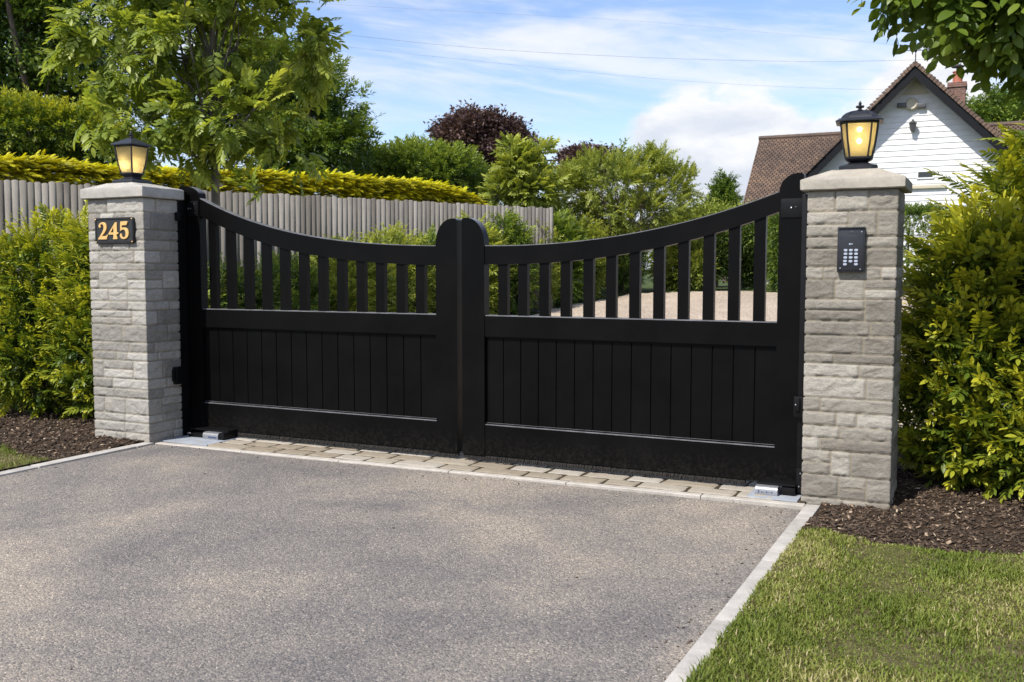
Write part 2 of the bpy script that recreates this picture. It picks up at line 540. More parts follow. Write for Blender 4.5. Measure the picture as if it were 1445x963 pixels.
def build_world():
    w = D.worlds.new("World")
    scene.world = w
    w.use_nodes = True
    t = w.node_tree
    for n in list(t.nodes): t.nodes.remove(n)
    def N(typ, **kw):
        nd = t.nodes.new(typ)
        for k, v in kw.items():
            if k in nd.bl_rna.properties.keys(): setattr(nd, k, v)
            else: nd.inputs[k].default_value = v
        return nd
    def L(a, b): t.links.new(a, b)
    def mth(op, a, b=0.0, clamp=False):
        m = N("ShaderNodeMath", operation=op); m.use_clamp = clamp
        for sock, val in zip(m.inputs, (a, b)):
            if isinstance(val, (int, float)): sock.default_value = val
            else: L(val, sock)
        return m.outputs[0]
    def sstep(x, a, b):
        m = N("ShaderNodeMapRange", interpolation_type='SMOOTHSTEP')
        L(x, m.inputs[0]); m.inputs[1].default_value = a; m.inputs[2].default_value = b
        return m.outputs[0]
    out = N("ShaderNodeOutputWorld")
    bg = N("ShaderNodeBackground"); bg.inputs["Strength"].default_value = 0.135
    sky = N("ShaderNodeTexSky", sky_type='NISHITA')
    sky.sun_disc = False
    sky.sun_elevation = sun_el
    sky.sun_rotation = sun_az
    sky.altitude = 50; sky.air_density = 1.0; sky.dust_density = 0.6; sky.ozone_density = 6.0
    tc = N("ShaderNodeTexCoord")
    # rotate so that +Y of the cloud field lies along the view's heading
    rot = N("ShaderNodeVectorRotate", rotation_type='Z_AXIS'); rot.inputs["Angle"].default_value = -YAW
    L(tc.outputs["Generated"], rot.inputs["Vector"])
    sp = N("ShaderNodeSeparateXYZ"); L(rot.outputs[0], sp.inputs[0])
    az = mth('ARCTAN2', sp.outputs[0], sp.outputs[1])
    el = mth('ARCSINE', sp.outputs[2])
    zc = mth('MAXIMUM', sp.outputs[2], 0.03)
    zc = mth('ADD', zc, 0.06)
    def vec(x, y, z=0.0):
        c = N("ShaderNodeCombineXYZ")
        for i, val in enumerate((x, y, z)):
            if isinstance(val, (int, float)): c.inputs[i].default_value = val
            else: L(val, c.inputs[i])
        return c.outputs[0]
    def noise(v, scale, detail, rough, dist=0.0):
        n = N("ShaderNodeTexNoise"); n.inputs["Scale"].default_value = scale; n.inputs["Detail"].default_value = detail
        n.inputs["Roughness"].default_value = rough; n.inputs["Distortion"].default_value = dist
        L(v, n.inputs["Vector"]); return n.outputs["Fac"]
    # high thin cloud: streaks nearly level in the view, with a small tilt
    e2 = mth('ADD', el, mth('MULTIPLY', az, 0.10))
    streak = noise(vec(mth('MULTIPLY', az, 2.6), mth('MULTIPLY', e2, 15.0), 1.7), 1.3, 7, 0.58, 0.55)
    fine = noise(vec(mth('MULTIPLY', az, 7.0), mth('MULTIPLY', e2, 34.0), 4.2), 1.6, 6, 0.6, 0.7)
    cir = mth('ADD', mth('MULTIPLY', streak, 0.72), mth('MULTIPLY', fine, 0.28))
    cir_m = mth('MULTIPLY', sstep(cir, 0.40, 0.68), 0.78)
    # a cumulus bank low on the right
    cv = vec(mth('MULTIPLY', az, 1.0), mth('MULTIPLY', el, 1.7), 0.35)
    cn = noise(cv, 8.5, 8, 0.56, 0.15)
    def bump_(a0, h, w_):          # height of a cloud top around a heading
        d = mth('DIVIDE', mth('SUBTRACT', az, a0), w_)
        return mth('MULTIPLY', mth('POWER', 2.718, mth('MULTIPLY', mth('MULTIPLY', d, d), -1.0)), h)
    top = mth('ADD', mth('ADD', bump_(0.235, 0.155, 0.115), bump_(0.40, 0.165, 0.09)), mth('ADD', bump_(0.07, 0.212, 0.075), bump_(0.62, 0.15, 0.12)))
    top2 = mth('ADD', mth('ADD', bump_(0.255, 0.155, 0.115), bump_(0.405, 0.165, 0.075)), mth('ADD', bump_(0.62, 0.15, 0.12), bump_(0.12, 0.105, 0.09)))
    cum_s = mth('ADD', mth('SUBTRACT', top2, el), mth('MULTIPLY', mth('SUBTRACT', cn, 0.5), 0.13))
    cum_m = mth('MULTIPLY', sstep(cum_s, -0.002, 0.016), 0.97)
    # a small puff high in the middle
    px = mth('DIVIDE', mth('SUBTRACT', az, 0.06), 0.095); py_ = mth('DIVIDE', mth('SUBTRACT', el, 0.225), 0.026)
    pr = mth('SUBTRACT', 1.0, mth('ADD', mth('MULTIPLY', px, px), mth('MULTIPLY', py_, py_)))
    puff_m = mth('MULTIPLY', sstep(mth('ADD', pr, mth('MULTIPLY', mth('SUBTRACT', cn, 0.5), 3.2)), 0.0, 1.4), 0.75)
    # bluish-grey undersides of the cumulus from a second sample
    cn2 = noise(vec(az, mth('MULTIPLY', el, 2.4), 2.0), 11, 6, 0.55, 0.2)
    shade = sstep(mth('ADD', cn2, mth('MULTIPLY', cum_s, -2.2)), 0.26, 0.60)
    def mixc(fac, a, b):
        m = N("ShaderNodeMix", data_type='RGBA')
        for sock, val in ((m.inputs[0], fac), (m.inputs[6], a), (m.inputs[7], b)):
            if isinstance(val, (int, float)): sock.default_value = val
            elif isinstance(val, tuple): sock.default_value = (*val, 1)
            else: L(val, sock)
        return m.outputs[2]
    CB = 4.65
    cloud_c = mixc(shade, (CB * 0.72, CB * 0.77, CB * 0.87), (CB, CB, CB * 1.01))
    hz = mth('MULTIPLY', sstep(el, 0.16, -0.03), 0.5)          # pale veil near the horizon
    tn = N("ShaderNodeMix", data_type='RGBA', blend_type='MULTIPLY')
    tn.inputs[0].default_value = 1.0; L(sky.outputs[0], tn.inputs[6]); tn.inputs[7].default_value = (1.10, 0.95, 0.92, 1)
    c = mixc(hz, tn.outputs[2], (CB * 0.80, CB * 0.86, CB * 0.95))
    c = mixc(cir_m, c, (CB * 0.94, CB * 0.96, CB * 1.02))
    c = mixc(puff_m, c, (CB * 0.97, CB * 0.97, CB))
    c = mixc(cum_m, c, cloud_c)
    L(c, bg.inputs["Color"])
    L(bg.outputs[0], out.inputs["Surface"])

build_world()

sd = D.lights.new("sun", 'SUN')
sd.energy = 3.7
sd.angle = math.radians(0.6)
sd.color = (1.0, 0.955, 0.88)
so = D.objects.new("sun", sd)
COL.objects.link(so)
so.rotation_euler = (-SUN_DIR).to_track_quat('-Z', 'Y').to_euler()
so.location = (-10, -20, 30)

cd = D.cameras.new("camera")
cam = D.objects.new("camera", cd)
COL.objects.link(cam)
cam.location = EYE
cam.rotation_euler = (math.radians(90) - PITCH, 0, YAW)
cd.sensor_width = 36.0
cd.lens = FPX / 1445.0 * 36.0
cd.clip_start = 0.05
cd.clip_end = 3000
cd.dof.use_dof = True
cd.dof.focus_distance = 6.8
cd.dof.aperture_fstop = 6.3
scene.camera = cam

scene.view_settings.view_transform = 'Standard'
scene.view_settings.look = 'None'
scene.view_settings.gamma = 1.0
scene.view_settings.exposure = 0.72
scene.view_settings.use_curve_mapping = False
scene.render.engine = 'CYCLES'
scene.cycles.use_denoising = True
scene.cycles.max_bounces = 7
scene.cycles.transparent_max_bounces = 8
scene.cycles.diffuse_bounces = 4
scene.cycles.sample_clamp_indirect = 6.0
scene.render.resolution_x = 1024
scene.render.resolution_y = 682

# ================================================================= SETTING: ground
def sheet(name, x0, x1, y0, y1, nx, ny, fz, mat, attrs=None, inside=None):
    xs = np.linspace(x0, x1, nx + 1); ys = np.linspace(y0, y1, ny + 1)
    V = np.array([(x, y, fz(x, y)) for y in ys for x in xs])
    Q = [(j*(nx+1)+i, j*(nx+1)+i+1, (j+1)*(nx+1)+i+1, (j+1)*(nx+1)+i) for j in range(ny) for i in range(nx)
         if inside is None or inside(0.5*(xs[i]+xs[i+1]), 0.5*(ys[j]+ys[j+1]))]
    o = np_mesh(name, V, quads=Q, mat=mat, smooth=True)
    return tag(o, kind="structure")

# one sheet to the horizon (non-uniform grid)
def build_ground():
    xs = np.concatenate([[-1200, -400, -150, -60], np.linspace(-30, 30, 31), [60, 150, 400, 1200]])
    ys = np.concatenate([[-600, -150, -40], np.linspace(-10, 60, 71), [90, 200, 500, 1500]])
    V = np.array([(x, y, ground_z(x, y) - 0.05) for y in ys for x in xs])
    nx = len(xs) - 1; ny = len(ys) - 1
    Q = [(j*(nx+1)+i, j*(nx+1)+i+1, (j+1)*(nx+1)+i+1, (j+1)*(nx+1)+i) for j in range(ny) for i in range(nx)]
    o = np_mesh("ground", V, quads=Q, mat=M["ground"], smooth=True)
    tag(o, kind="structure")
build_ground()

# driveway: gently uneven asphalt
KR, KL = -0.985, -6.19      # faces of the right and the left kerb
def asphalt_z(x, y):
    return 0.008 * mnoise.noise((x * 0.7, y * 0.7, 3.1)) + 0.003 * mnoise.noise((x * 2.5, y * 2.5, 1.1))
sheet("driveway", KL, KR, -8, 6.0, 60, 160, asphalt_z, M["asphalt"])

# flush concrete edging across the mouth of the gate
STRIP0 = lambda x: 5.93 + (x + 6.2) * 0.028            # front edge runs very slightly askew
def build_strip():
    mb = MB()
    x = KL - 0.02
    k = 0
    while x < -1.0:
        x1 = min(x + 0.90 + 0.02 * (k % 3), -0.99)
        y0a, y0b = STRIP0(x), STRIP0(x1)
        a = [(x + 0.003, y0a, 0.0), (x1 - 0.003, y0b, 0.0), (x1 - 0.003, y0b + 0.062, 0.0), (x + 0.003, y0a + 0.062, 0.0)]
        z = 0.009 + 0.002 * rnd.random()
        mb.loft([[(p[0], p[1], -0.1) for p in a], [(p[0], p[1], z - 0.004) for p in a],
                 [(p[0] + (0.003 if i in (0, 3) else -0.003), p[1] + (0.003 if i < 2 else -0.003), z) for i, p in enumerate(a)]])
        x = x1; k += 1
    tag(mb.build("edging_strip", M["strip"]), kind="structure")
build_strip()

# kerbs: each kerb run is a row of butted concrete lengths
def kerb_run(x0, x1, y_start, y_end, length, ztop):
    mb = MB()
    y = y_start
    while y < y_end - 0.02:
        y1 = min(y + length, y_end)
        dx = 0.004 * (rnd.random() - 0.5); dz = 0.005 * (rnd.random() - 0.5)
        mb.box(x0 + dx, x1 + dx, y + 0.004, y1 - 0.004, -0.12, ztop + dz, 0.006)
        y = y1
    return tag(mb.build("kerb", M["kerb"], smooth_angle=40), kind="structure")
kerb_run(KR, KR + 0.085, -8.0, 6.10, 0.915, 0.018)
kerb_run(KL - 0.105, KL, -8.0, 5.91, 0.915, 0.016)

# setts: two rows of worn sandstone behind the strip
def build_setts():
    V, Q, A = [], [], []
    off = 0
    def sett(x0, x1, y0, y1, z, r):
        nonlocal off
        nx, ny = 16, 9
        for j in range(ny + 1):
            for i in range(nx + 1):
                fx, fy = i / nx, j / ny
                x = x0 + (x1 - x0) * fx; y = y0 + (y1 - y0) * fy
                e = min(fx * (x1 - x0), (1 - fx) * (x1 - x0), fy * (y1 - y0), (1 - fy) * (y1 - y0))
                wob = 0.006 * mnoise.noise((x * 14, y * 14, r * 9))
                zz = z - 0.009 * max(0, 1 - e / 0.010) ** 1.5 + 0.0035 * mnoise.noise((x * 22, y * 22, 2 + r)) 
                V.append((x + wob, y + 0.006 * mnoise.noise((x * 14, y * 14, 5 + r * 9)), zz)); A.append(r)
        for j in range(ny):
            for i in range(nx):
                a = off + j * (nx + 1) + i
                Q.append((a, a + 1, a + nx + 2, a + nx + 1))
        off += (nx + 1) * (ny + 1)
    for row in range(4):
        x = -6.0 + 0.1 * row + (0.12 if row % 2 else 0)
        while x < -1.12:
            w = 0.24 + 0.16 * rnd.random()
            d = 0.155
            ya = STRIP0(x) + 0.072 + row * (d + 0.011)
            x1 = min(x + w, -1.11)
            if x1 - x > 0.06:
                sett(x, x1 - 0.014, ya, ya + d, 0.0135 + 0.004 * rnd.random(), rnd.random())
            x += w
    o = np_mesh("sett_paving", V, quads=Q, attrs={"stone": A}, mat=M["setts"], smooth=True)
    tag(o, kind="structure")
    mb = MB()
    xa, xb = KL - 0.02, -1.0
    q = [(xa, STRIP0(xa) + 0.063), (xb, STRIP0(xb) + 0.063), (xb, 6.72), (xa, 6.72)]
    mb.loft([[(x, y, -0.1) for x, y in q], [(x, y, 0.009) for x, y in q]])
    tag(mb.build("sett_bedding", M["joint"]), kind="structure")
build_setts()

# blue-grey slabs beneath the hinges
def slab(x0, x1, y0, y1):
    o = MB().box(x0, x1, y0, y1, -0.05, 0.018, 0.003).build("paving_slab", M["slab"])
    return tag(o, kind="structure")
slab(-6.22, -5.72, 6.010, 6.40)
slab(-1.36, -1.045, 6.145, 6.42)

# gravel court behind the gate: its outline follows the border on the left and the far edge
def gravel_inside(x, y):
    if y < 6.72: return False
    left = -7.75 + 0.55 * min(max((y - 15) / 6.0, 0), 1) ** 1.5
    if x < left + 0.1 * math.sin(y * 1.7): return False
    far = 21.2 + 0.25 * math.sin(x * 0.9)
    if x < -5.5: far -= 0.35 * (-5.5 - x)
    return y < far
sheet("gravel_court", -9, 8, 6.72, 22.5, 85, 80, lambda x, y: ground_z(x, y) + 0.004 + 0.012 * mnoise.noise((x * 1.2, y * 1.2, 7.7)), M["gravel"], inside=gravel_inside)

# mulch beds at both sides, lawn in front of them
def mulch_front(x):           # where lawn gives way to mulch on the right
    return 5.42 - 0.07 * (x + 0.9) + 0.05 * math.sin(x * 5.1) + 0.03 * math.sin(x * 13.0)
def mulch_z(x, y):
    return 0.012 + 0.03 * mnoise.noise((x * 2.2, y * 2.2, 0.3)) + 0.022 * mnoise.noise((x * 9, y * 9, 4.0)) + 0.012 * mnoise.noise((x * 25, y * 25, 8.0)) + 0.03 * min(max((y - 5.9) / 0.8, 0), 1)
sheet("mulch_bed", KR + 0.08, 4.2, 5.2, 9.0, 150, 110, mulch_z, M["soil"], inside=lambda x, y: True)
sheet("mulch_bed", -12.0, KL - 0.10, 5.0, 8.6, 160, 100, mulch_z, M["soil"])

def lawn_right_z(x, y):
    edge = min(max((x - (KR + 0.085)) / 0.12, 0), 1)
    return 0.020 + 0.018 * edge + 0.012 * mnoise.noise((x * 1.6, y * 1.6, 5.0)) + 0.006 * mnoise.noise((x * 7, y * 7, 2.0)) - 0.02 * min(max((y - mulch_front(x) + 0.10) / 0.12, 0), 1)
sheet("lawn", KR + 0.086, 5.0, -4.0, 5.55, 110, 170, lawn_right_z, M["turf"], inside=lambda x, y: y < mulch_front(x) + 0.03)
def lawn_left_edge(x):
    return 5.00 + 0.10 * (x + 6.3) * -1.0 + 0.05 * math.sin(x * 6)
sheet("lawn", -14.0, KL - 0.106, -4.0, 5.9, 110, 150, lambda x, y: 0.030 + 0.012 * mnoise.noise((x * 1.6, y * 1.6, 9.0)), M["turf"], inside=lambda x, y: y < lawn_left_edge(x))

# grass blades
def grass(name, pts, hmin, hmax):
    n = len(pts)
    P = np.asarray(pts)
    h = hmin + (hmax - hmin) * rng.random(n) ** 1.4
    # clumps stand taller
    cl = np.array([mnoise.noise((p[0] * 3.2, p[1] * 3.2, 1.5)) for p in P])
    dry = np.array([mnoise.noise((p[0] * 2.1, p[1] * 2.1, 8.5)) + 0.5 * mnoise.noise((p[0] * 7.0, p[1] * 7.0, 3.5)) for p in P])
    h *= 1.0 + 0.9 * cl
    h = np.clip(h, 0.012, 0.12)
    ang = rng.random(n) * 2 * np.pi
    lean = (0.2 + 0.9 * rng.random(n)) * h
    w = 0.0016 + 0.0016 * rng.random(n)
    dx, dy = np.cos(ang), np.sin(ang)
    sx, sy = -dy, dx
    V = np.zeros((n, 5, 3))
    base = P - np.array([0, 0, 0.006])
    def put(k, along, hz, side):
        V[:, k, 0] = base[:, 0] + dx * along + sx * side
        V[:, k, 1] = base[:, 1] + dy * along + sy * side
        V[:, k, 2] = base[:, 2] + hz
    put(0, 0, 0, -w); put(1, 0, 0, w)
    put(2, lean * 0.35, h * 0.6, -w * 0.8); put(3, lean * 0.35, h * 0.6, w * 0.8)
    put(4, lean, h * (0.75 + 0.25 * rng.random(n)), 0)
    T = np.array([(0, 1, 3), (0, 3, 2), (2, 3, 4)])
    tris = (T[None] + (np.arange(n) * 5)[:, None, None]).reshape(-1, 3)
    tint = np.clip(0.20 + 0.22 * rng.standard_normal(n) * 0.7 + 0.42 * dry, 0, 0.8)
    straw = rng.random(n) < np.clip(0.06 + 0.24 * dry, 0.02, 0.32)
    tint = np.where(straw, 0.75 + 0.25 * rng.random(n), tint)
    o = np_mesh(name, V.reshape(-1, 3), tris=tris, attrs={"tint": np.repeat(tint, 5)}, mat=M["grass"])
    return tag(o, kind="stuff")

def grass_points():
    R, Lp = [], []
    while len(R) < 105000:
        y = 2.55 + 2.95 * rnd.random() ** 1.0
        x = KR + 0.075 + 2.75 * rnd.random()
        f = mulch_front(x)
        if y > f + 0.03 + 0.05 * (rnd.random() - 0.5): continue
        # only where the lens or a lens a step aside could see
        if (x - (KR)) > 0.9 + (y - 2.5) * 0.75: continue
        bare = mnoise.noise((x * 2.6, y * 2.6, 12.0)) + 0.6 * mnoise.noise((x * 8, y * 8, 2.0))
        if x < KR + 0.22: bare += 0.25 * (1 - (x - KR - 0.08) / 0.14)
        if bare > 0.38 and rnd.random() < 0.6: continue
        R.append((x, y, lawn_right_z(x, y)))
    while len(Lp) < 14000:
        y = 3.9 + 1.5 * rnd.random()
        x = KL - 0.10 - 2.2 * rnd.random()
        if y > lawn_left_edge(x) + 0.02: continue
        Lp.append((x, y, 0.03 + 0.012 * mnoise.noise((x * 1.6, y * 1.6, 9.0))))
    return R, Lp
GR, GL = grass_points()
tag(grass("grass", GR, 0.010, 0.030), "short patchy grass with straw-coloured blades beside the right kerb", "grass")
tag(grass("grass", GL, 0.02, 0.06), "small strip of green grass beside the left kerb", "grass")

# wood chips on the beds
def chips(name, pts, label, big=1.0):
    n = len(pts)
    P = np.asarray(pts)
    L_ = (0.012 + 0.035 * rng.random(n) ** 2.2) * big
    W_ = L_ * (0.25 + 0.4 * rng.random(n)); H_ = L_ * (0.08 + 0.16 * rng.random(n))
    ang = rng.random(n) * np.pi * 2; tl = rng.normal(0, 0.35, n); rl = rng.normal(0, 0.35, n)
    corners = np.array([(-.5,-.5,-.5),(.5,-.5,-.5),(.5,.5,-.5),(-.5,.5,-.5),(-.5,-.5,.5),(.5,-.5,.5),(.5,.5,.5),(-.5,.5,.5)])
    V = corners[None] * np.stack([L_, W_, H_], 1)[:, None]
    V *= 1 + 0.35 * rng.standard_normal((n, 8, 1)) * 0.6
    c, s = np.cos(tl), np.sin(tl)
    x = V[..., 0] * c[:, None] + V[..., 2] * s[:, None]; z = -V[..., 0] * s[:, None] + V[..., 2] * c[:, None]
    V[..., 0], V[..., 2] = x, z
    c, s = np.cos(rl), np.sin(rl)
    y = V[..., 1] * c[:, None] - V[..., 2] * s[:, None]; z = V[..., 1] * s[:, None] + V[..., 2] * c[:, None]
    V[..., 1], V[..., 2] = y, z
    c, s = np.cos(ang), np.sin(ang)
    x = V[..., 0] * c[:, None] - V[..., 1] * s[:, None]; y = V[..., 0] * s[:, None] + V[..., 1] * c[:, None]
    V[..., 0], V[..., 1] = x, y
    V += P[:, None]
    F = np.array([(3,2,1,0),(4,5,6,7),(0,1,5,4),(1,2,6,5),(2,3,7,6),(3,0,4,7)])
    Q = (F[None] + (np.arange(n) * 8)[:, None, None]).reshape(-1, 4)
    tint = rng.random(n) ** 1.1 * 0.86
    pale = rng.random(n) < 0.055
    tint = np.where(pale, 0.9 + 0.1 * rng.random(n), tint)
    o = np_mesh(name, V.reshape(-1, 3), quads=Q, attrs={"tint": np.repeat(tint, 8)}, mat=M["chips"])
    return tag(o, label, "mulch", kind="stuff")
cp = []
while len(cp) < 19000:
    x = KR + 0.09 + 2.6 * rnd.random(); y = 5.25 + 2.2 * rnd.random()
    if y < mulch_front(x) - 0.06 * rnd.random(): continue
    cp.append((x, y, mulch_z(x, y) + 0.006))
chips("wood_chips", cp, "dark bark mulch with pale chips below the right hedge", 0.7)
cp = []
while len(cp) < 8000:
    x = KL - 0.11 - 3.2 * rnd.random(); y = 4.95 + 1.6 * rnd.random()
    if y < lawn_left_edge(x) - 0.06 * rnd.random(): continue
    cp.append((x, y, mulch_z(x, y) + 0.005))
chips("wood_chips", cp, "dark bark mulch with pale chips below the left hedge", 0.85)

gp = []
while len(gp) < 300:
    k = rnd.random()
    if k < 0.45:
        x = KR - abs(rnd.gauss(0, 0.10)) - 0.01; y = 2.0 + 4.0 * rnd.random()
    elif k < 0.65:
        x = KL + abs(rnd.gauss(0, 0.12)) + 0.01; y = 2.5 + 3.4 * rnd.random()
    elif k < 0.9:
        x = KL + 5.2 * rnd.random(); y = STRIP0(x) - abs(rnd.gauss(0, 0.12)) - 0.005
    else:
        x = KL + 5.2 * rnd.random(); y = 2.0 + 4.0 * rnd.random()
    if x > KR - 0.005 or x < KL + 0.005: continue
    gp.append((x, y, asphalt_z(x, y) + 0.003))
chips("grit", gp, "scattered grit and leaf litter along the edges of the driveway", 0.36)

# ================================================================= STONE PILLARS
def pillar_shaft(w, d, h, courses, seed, parent, mat, step=0.0085, splits=()):
    r = random.Random(seed)
    lens = [w, d, w, d]
    corner = np.cumsum([0] + lens)
    S, NX, NY, BX, BY = [], [], [], [], []
    corners_xy = [(-w/2, -d/2), (w/2, -d/2), (w/2, d/2), (-w/2, d/2)]
    dirs = [(1, 0), (0, 1), (-1, 0), (0, -1)]
    norms = [(0, -1), (1, 0), (0, 1), (-1, 0)]
    for f in range(4):
        n = int(math.ceil(lens[f] / step))
        for i in range(n):
            t = i / n * lens[f]
            S.append(corner[f] + t)
            BX.append(corners_xy[f][0] + dirs[f][0] * t); BY.append(corners_xy[f][1] + dirs[f][1] * t)
            if i == 0:
                p = norms[f - 1]; q = norms[f]
                NX.append(p[0] + q[0]); NY.append(p[1] + q[1])
            else:
                NX.append(norms[f][0]); NY.append(norms[f][1])
    S = np.array(S); NX = np.array(NX); NY = np.array(NY); BX = np.array(BX); BY = np.array(BY)
    ns = len(S)
    tot = corner[-1]
    # course edges, scaled to the height
    zc = np.cumsum([0] + list(courses)); zc = zc / zc[-1] * h
    nz = int(h / step)
    Z = np.linspace(0, h, nz + 1)
    OFF = np.zeros((nz + 1, ns)); ST = np.zeros((nz + 1, ns)); MO = np.zeros((nz + 1, ns))
    cf = np.minimum(1.0, np.min(np.abs(S[:, None] - np.append(corner, corner[-1])[None]), 1) / 0.05) * 0.85 + 0.15
    info = []
    for k in range(len(courses)):
        js = []
        for f in range(4):
            L_ = lens[f]
            nj = 1 if L_ < 0.5 else 2
            if r.random() < 0.25: nj += 1
            if r.random() < 0.2 and nj > 1: nj -= 1
            cuts = sorted(r.uniform(0.16, 0.84) * L_ for _ in range(nj))
            good = []
            for c in cuts:
                if all(abs(c - g) > 0.10 for g in good): good.append(c)
            js += [corner[f] + c for c in good]
        js = np.array(sorted(js))
        info.append((js, [r.random() for _ in js], [r.random() < (0.35 if zc[k+1]-zc[k] > 0.12 else 0.0) for _ in js],
                     [(r.uniform(-1, 1), r.uniform(-1, 1), r.uniform(-0.005, 0.006)) for _ in js]))
    for zi, z in enumerate(Z):
        wob = 0.004 * mnoise.noise((z * 3, seed, 0))
        k = min(int(np.searchsorted(zc, z, side='right')) - 1, len(courses) - 1)
        js, cr, sp, tl = info[k]
        zcur = z
        idx = (np.searchsorted(js, S, side='right') - 1) % len(js)
        d0 = np.abs(S[:, None] - js[None]); d0 = np.minimum(d0, tot - d0).min(1)
        ez = np.full(ns, min(z - zc[k], zc[k + 1] - z))
        zm = 0.5 * (zc[k] + zc[k + 1])
        spl = np.array(sp)[idx]
        ez = np.where(spl, np.minimum(ez, abs(z - zm)), ez)
        colr = np.array(cr)[idx] + np.where(spl & (z > zm), 0.37, 0); colr = colr % 1.0
        hh = zc[k + 1] - zc[k]
        for i in range(ns):
            px, py_ = BX[i] , BY[i]
            jit = 0.0035 * mnoise.noise((px * 22 + 3, py_ * 22, z * 22 + seed))
            e = max(0.0, min(d0[i], ez[i] + jit))
            a = min(max((e - 0.0024) / 0.0040, 0), 1); a = a * a * (3 - 2 * a)
            b = min(max((e - 0.002) / 0.013, 0), 1)
            sseed = idx[i] * 3.7 + k * 9.1 + seed
            p1 = (px * 9, py_ * 9, z * 17 + sseed)
            ch = 1 - abs(mnoise.noise(p1)) * 2.0
            ch2 = mnoise.noise((px * 26, py_ * 26, z * 40 + sseed))
            v1 = mnoise.voronoi((px * 13, py_ * 13, z * 20 + sseed))[0][0]
            t = tl[idx[i]]
            rid = abs(mnoise.noise((px * 7 + 0.4 * z, py_ * 7, z * 24 + sseed)))
            crack = max(0.0, 1 - rid / 0.07)
            stp = mnoise.noise((px * 5, py_ * 5, z * 11 + sseed * 1.3))
            off = -0.0085 + a * 0.0095 + 0.55 * cf[i] * b * (0.0035 * ch - 0.002 + 0.0026 * ch2 + 0.009 * (v1 - 0.35) - 0.009 * crack + 0.009 * min(1.0, max(0.0, (stp - 0.05) / 0.05)) + 0.5 * t[2] + t[1] * 0.015 * (z - zm))
            OFF[zi, i] = off
            MO[zi, i] = 1 - a
            ST[zi, i] = colr[i]
    X = BX[None] + NX[None] * OFF; Y = BY[None] + NY[None] * OFF
    ZZ = np.repeat(Z[:, None], ns, 1)
    V = np.stack([X, Y, ZZ], -1).reshape(-1, 3)
    i = np.arange(ns); j = np.arange(nz)
    I, J = np.meshgrid(i, j)
    I2 = (I + 1) % ns
    Q = np.stack([J * ns + I, J * ns + I2, (J + 1) * ns + I2, (J + 1) * ns + I], -1).reshape(-1, 4)
    return np_mesh("shaft", V, quads=Q, attrs={"stone": ST.ravel(), "mortar": MO.ravel()}, mat=mat, parent=parent, smooth=True)

def pillar_cap(w, d, t, rise, flat, parent, mat, z0, seed):
    """w, d overall size of the slab; slab thickness t; weathered top rising by rise to a flat of size flat"""
    nx, ny = 48, 40
    V, Q = [], []
    def top(x, y):
        ex = (w / 2 - abs(x)) / (w / 2 - flat / 2); ey = (d / 2 - abs(y)) / (d / 2 - flat / 2)
        return min(1.0, ex, ey)
    mb = MB()
    def jit(p, a=0.0025):
        return (p[0] + a * mnoise.noise((p[0] * 20, p[1] * 20, seed + p[2] * 20)), p[1] + a * mnoise.noise((p[0] * 20, p[1] * 20, seed + 7 + p[2] * 20)), p[2] + a * mnoise.noise((p[0] * 16, p[1] * 16, seed + 3)))
    def ring(wx, dy, z, n=14):
        pts = []
        for (ax, ay), (bx, by) in (((-1,-1),(1,-1)), ((1,-1),(1,1)), ((1,1),(-1,1)), ((-1,1),(-1,-1))):
            for i in range(n):
                f = i / n
                pts.append(jit(((ax + (bx - ax) * f) * wx / 2, (ay + (by - ay) * f) * dy / 2, z)))
        return pts
    rings = [ring(w - 0.012, d - 0.012, 0), ring(w, d, 0.006), ring(w, d, t * 0.5), ring(w, d, t - 0.008), ring(w - 0.006, d - 0.006, t - 0.002), ring(w - 0.016, d - 0.016, t)]
    for k in range(1, 6):
        f = k / 5
        rings.append(ring(w - 0.016 + (flat - w + 0.016) * f, d - 0.016 + (flat - d + 0.016) * f, t + rise * f))
    mb.loft(rings)
    o = mb.build("cap", mat, parent, smooth_angle=28)
    o.location = (0, 0, z0)
    return o

def stone_pillar(cx, cy, w, d, h, courses, seed, mat, capmat, capw, capd, capt, rise, flat, label):
    e = empty("stone_pillar", (cx, cy, 0), label, "pillar")
    pillar_shaft(w, d, h + 0.06, courses, seed, e, mat).location = (0, 0, -0.06)
    pillar_cap(capw, capd, capt, rise, flat, e, capmat, h, seed)
    return e

LPX, LPY, LPW, LPD, LPH = -6.552, 6.085, 0.630, 0.37, 2.035
c_left = [.14,.085,.07,.13,.075,.085,.15,.07,.08,.14,.12,.075,.10,.15,.06,.10,.08,.085,.14,.12]
stone_pillar(LPX, LPY, LPW, LPD, LPH, c_left, 3, M["stone_cool"], M["cap_cool"], 0.712, 0.455, 0.085, 0.045, 0.28, "pale grey stone gate pillar carrying the number plaque")
RPX, RPY, RPW, RPD, RPH = -0.772, 6.43, 0.515, 0.46, 1.925
c_right = [.10,.14,.15,.075,.075,.085,.085,.13,.08,.06,.11,.085,.13,.12,.07,.11,.07,.15,.125]
stone_pillar(RPX, RPY, RPW, RPD, RPH, c_right, 11, M["stone_warm"], M["cap_warm"], 0.595, 0.545, 0.068, 0.06, 0.27, "buff stone gate pillar carrying the black keypad")

# ================================================================= LANTERNS
def ring_sq(half, z, cut=0.0):
    """square (or, with cut, square with cut corners) ring, counter-clockwise"""
    if cut <= 0:
        return [(-half, -half, z), (half, -half, z), (half, half, z), (-half, half, z)]
    a = half - cut
    return [(-a, -half, z), (a, -half, z), (half, -a, z), (half, a, z), (a, half, z), (-a, half, z), (-half, a, z), (-half, -a, z)]

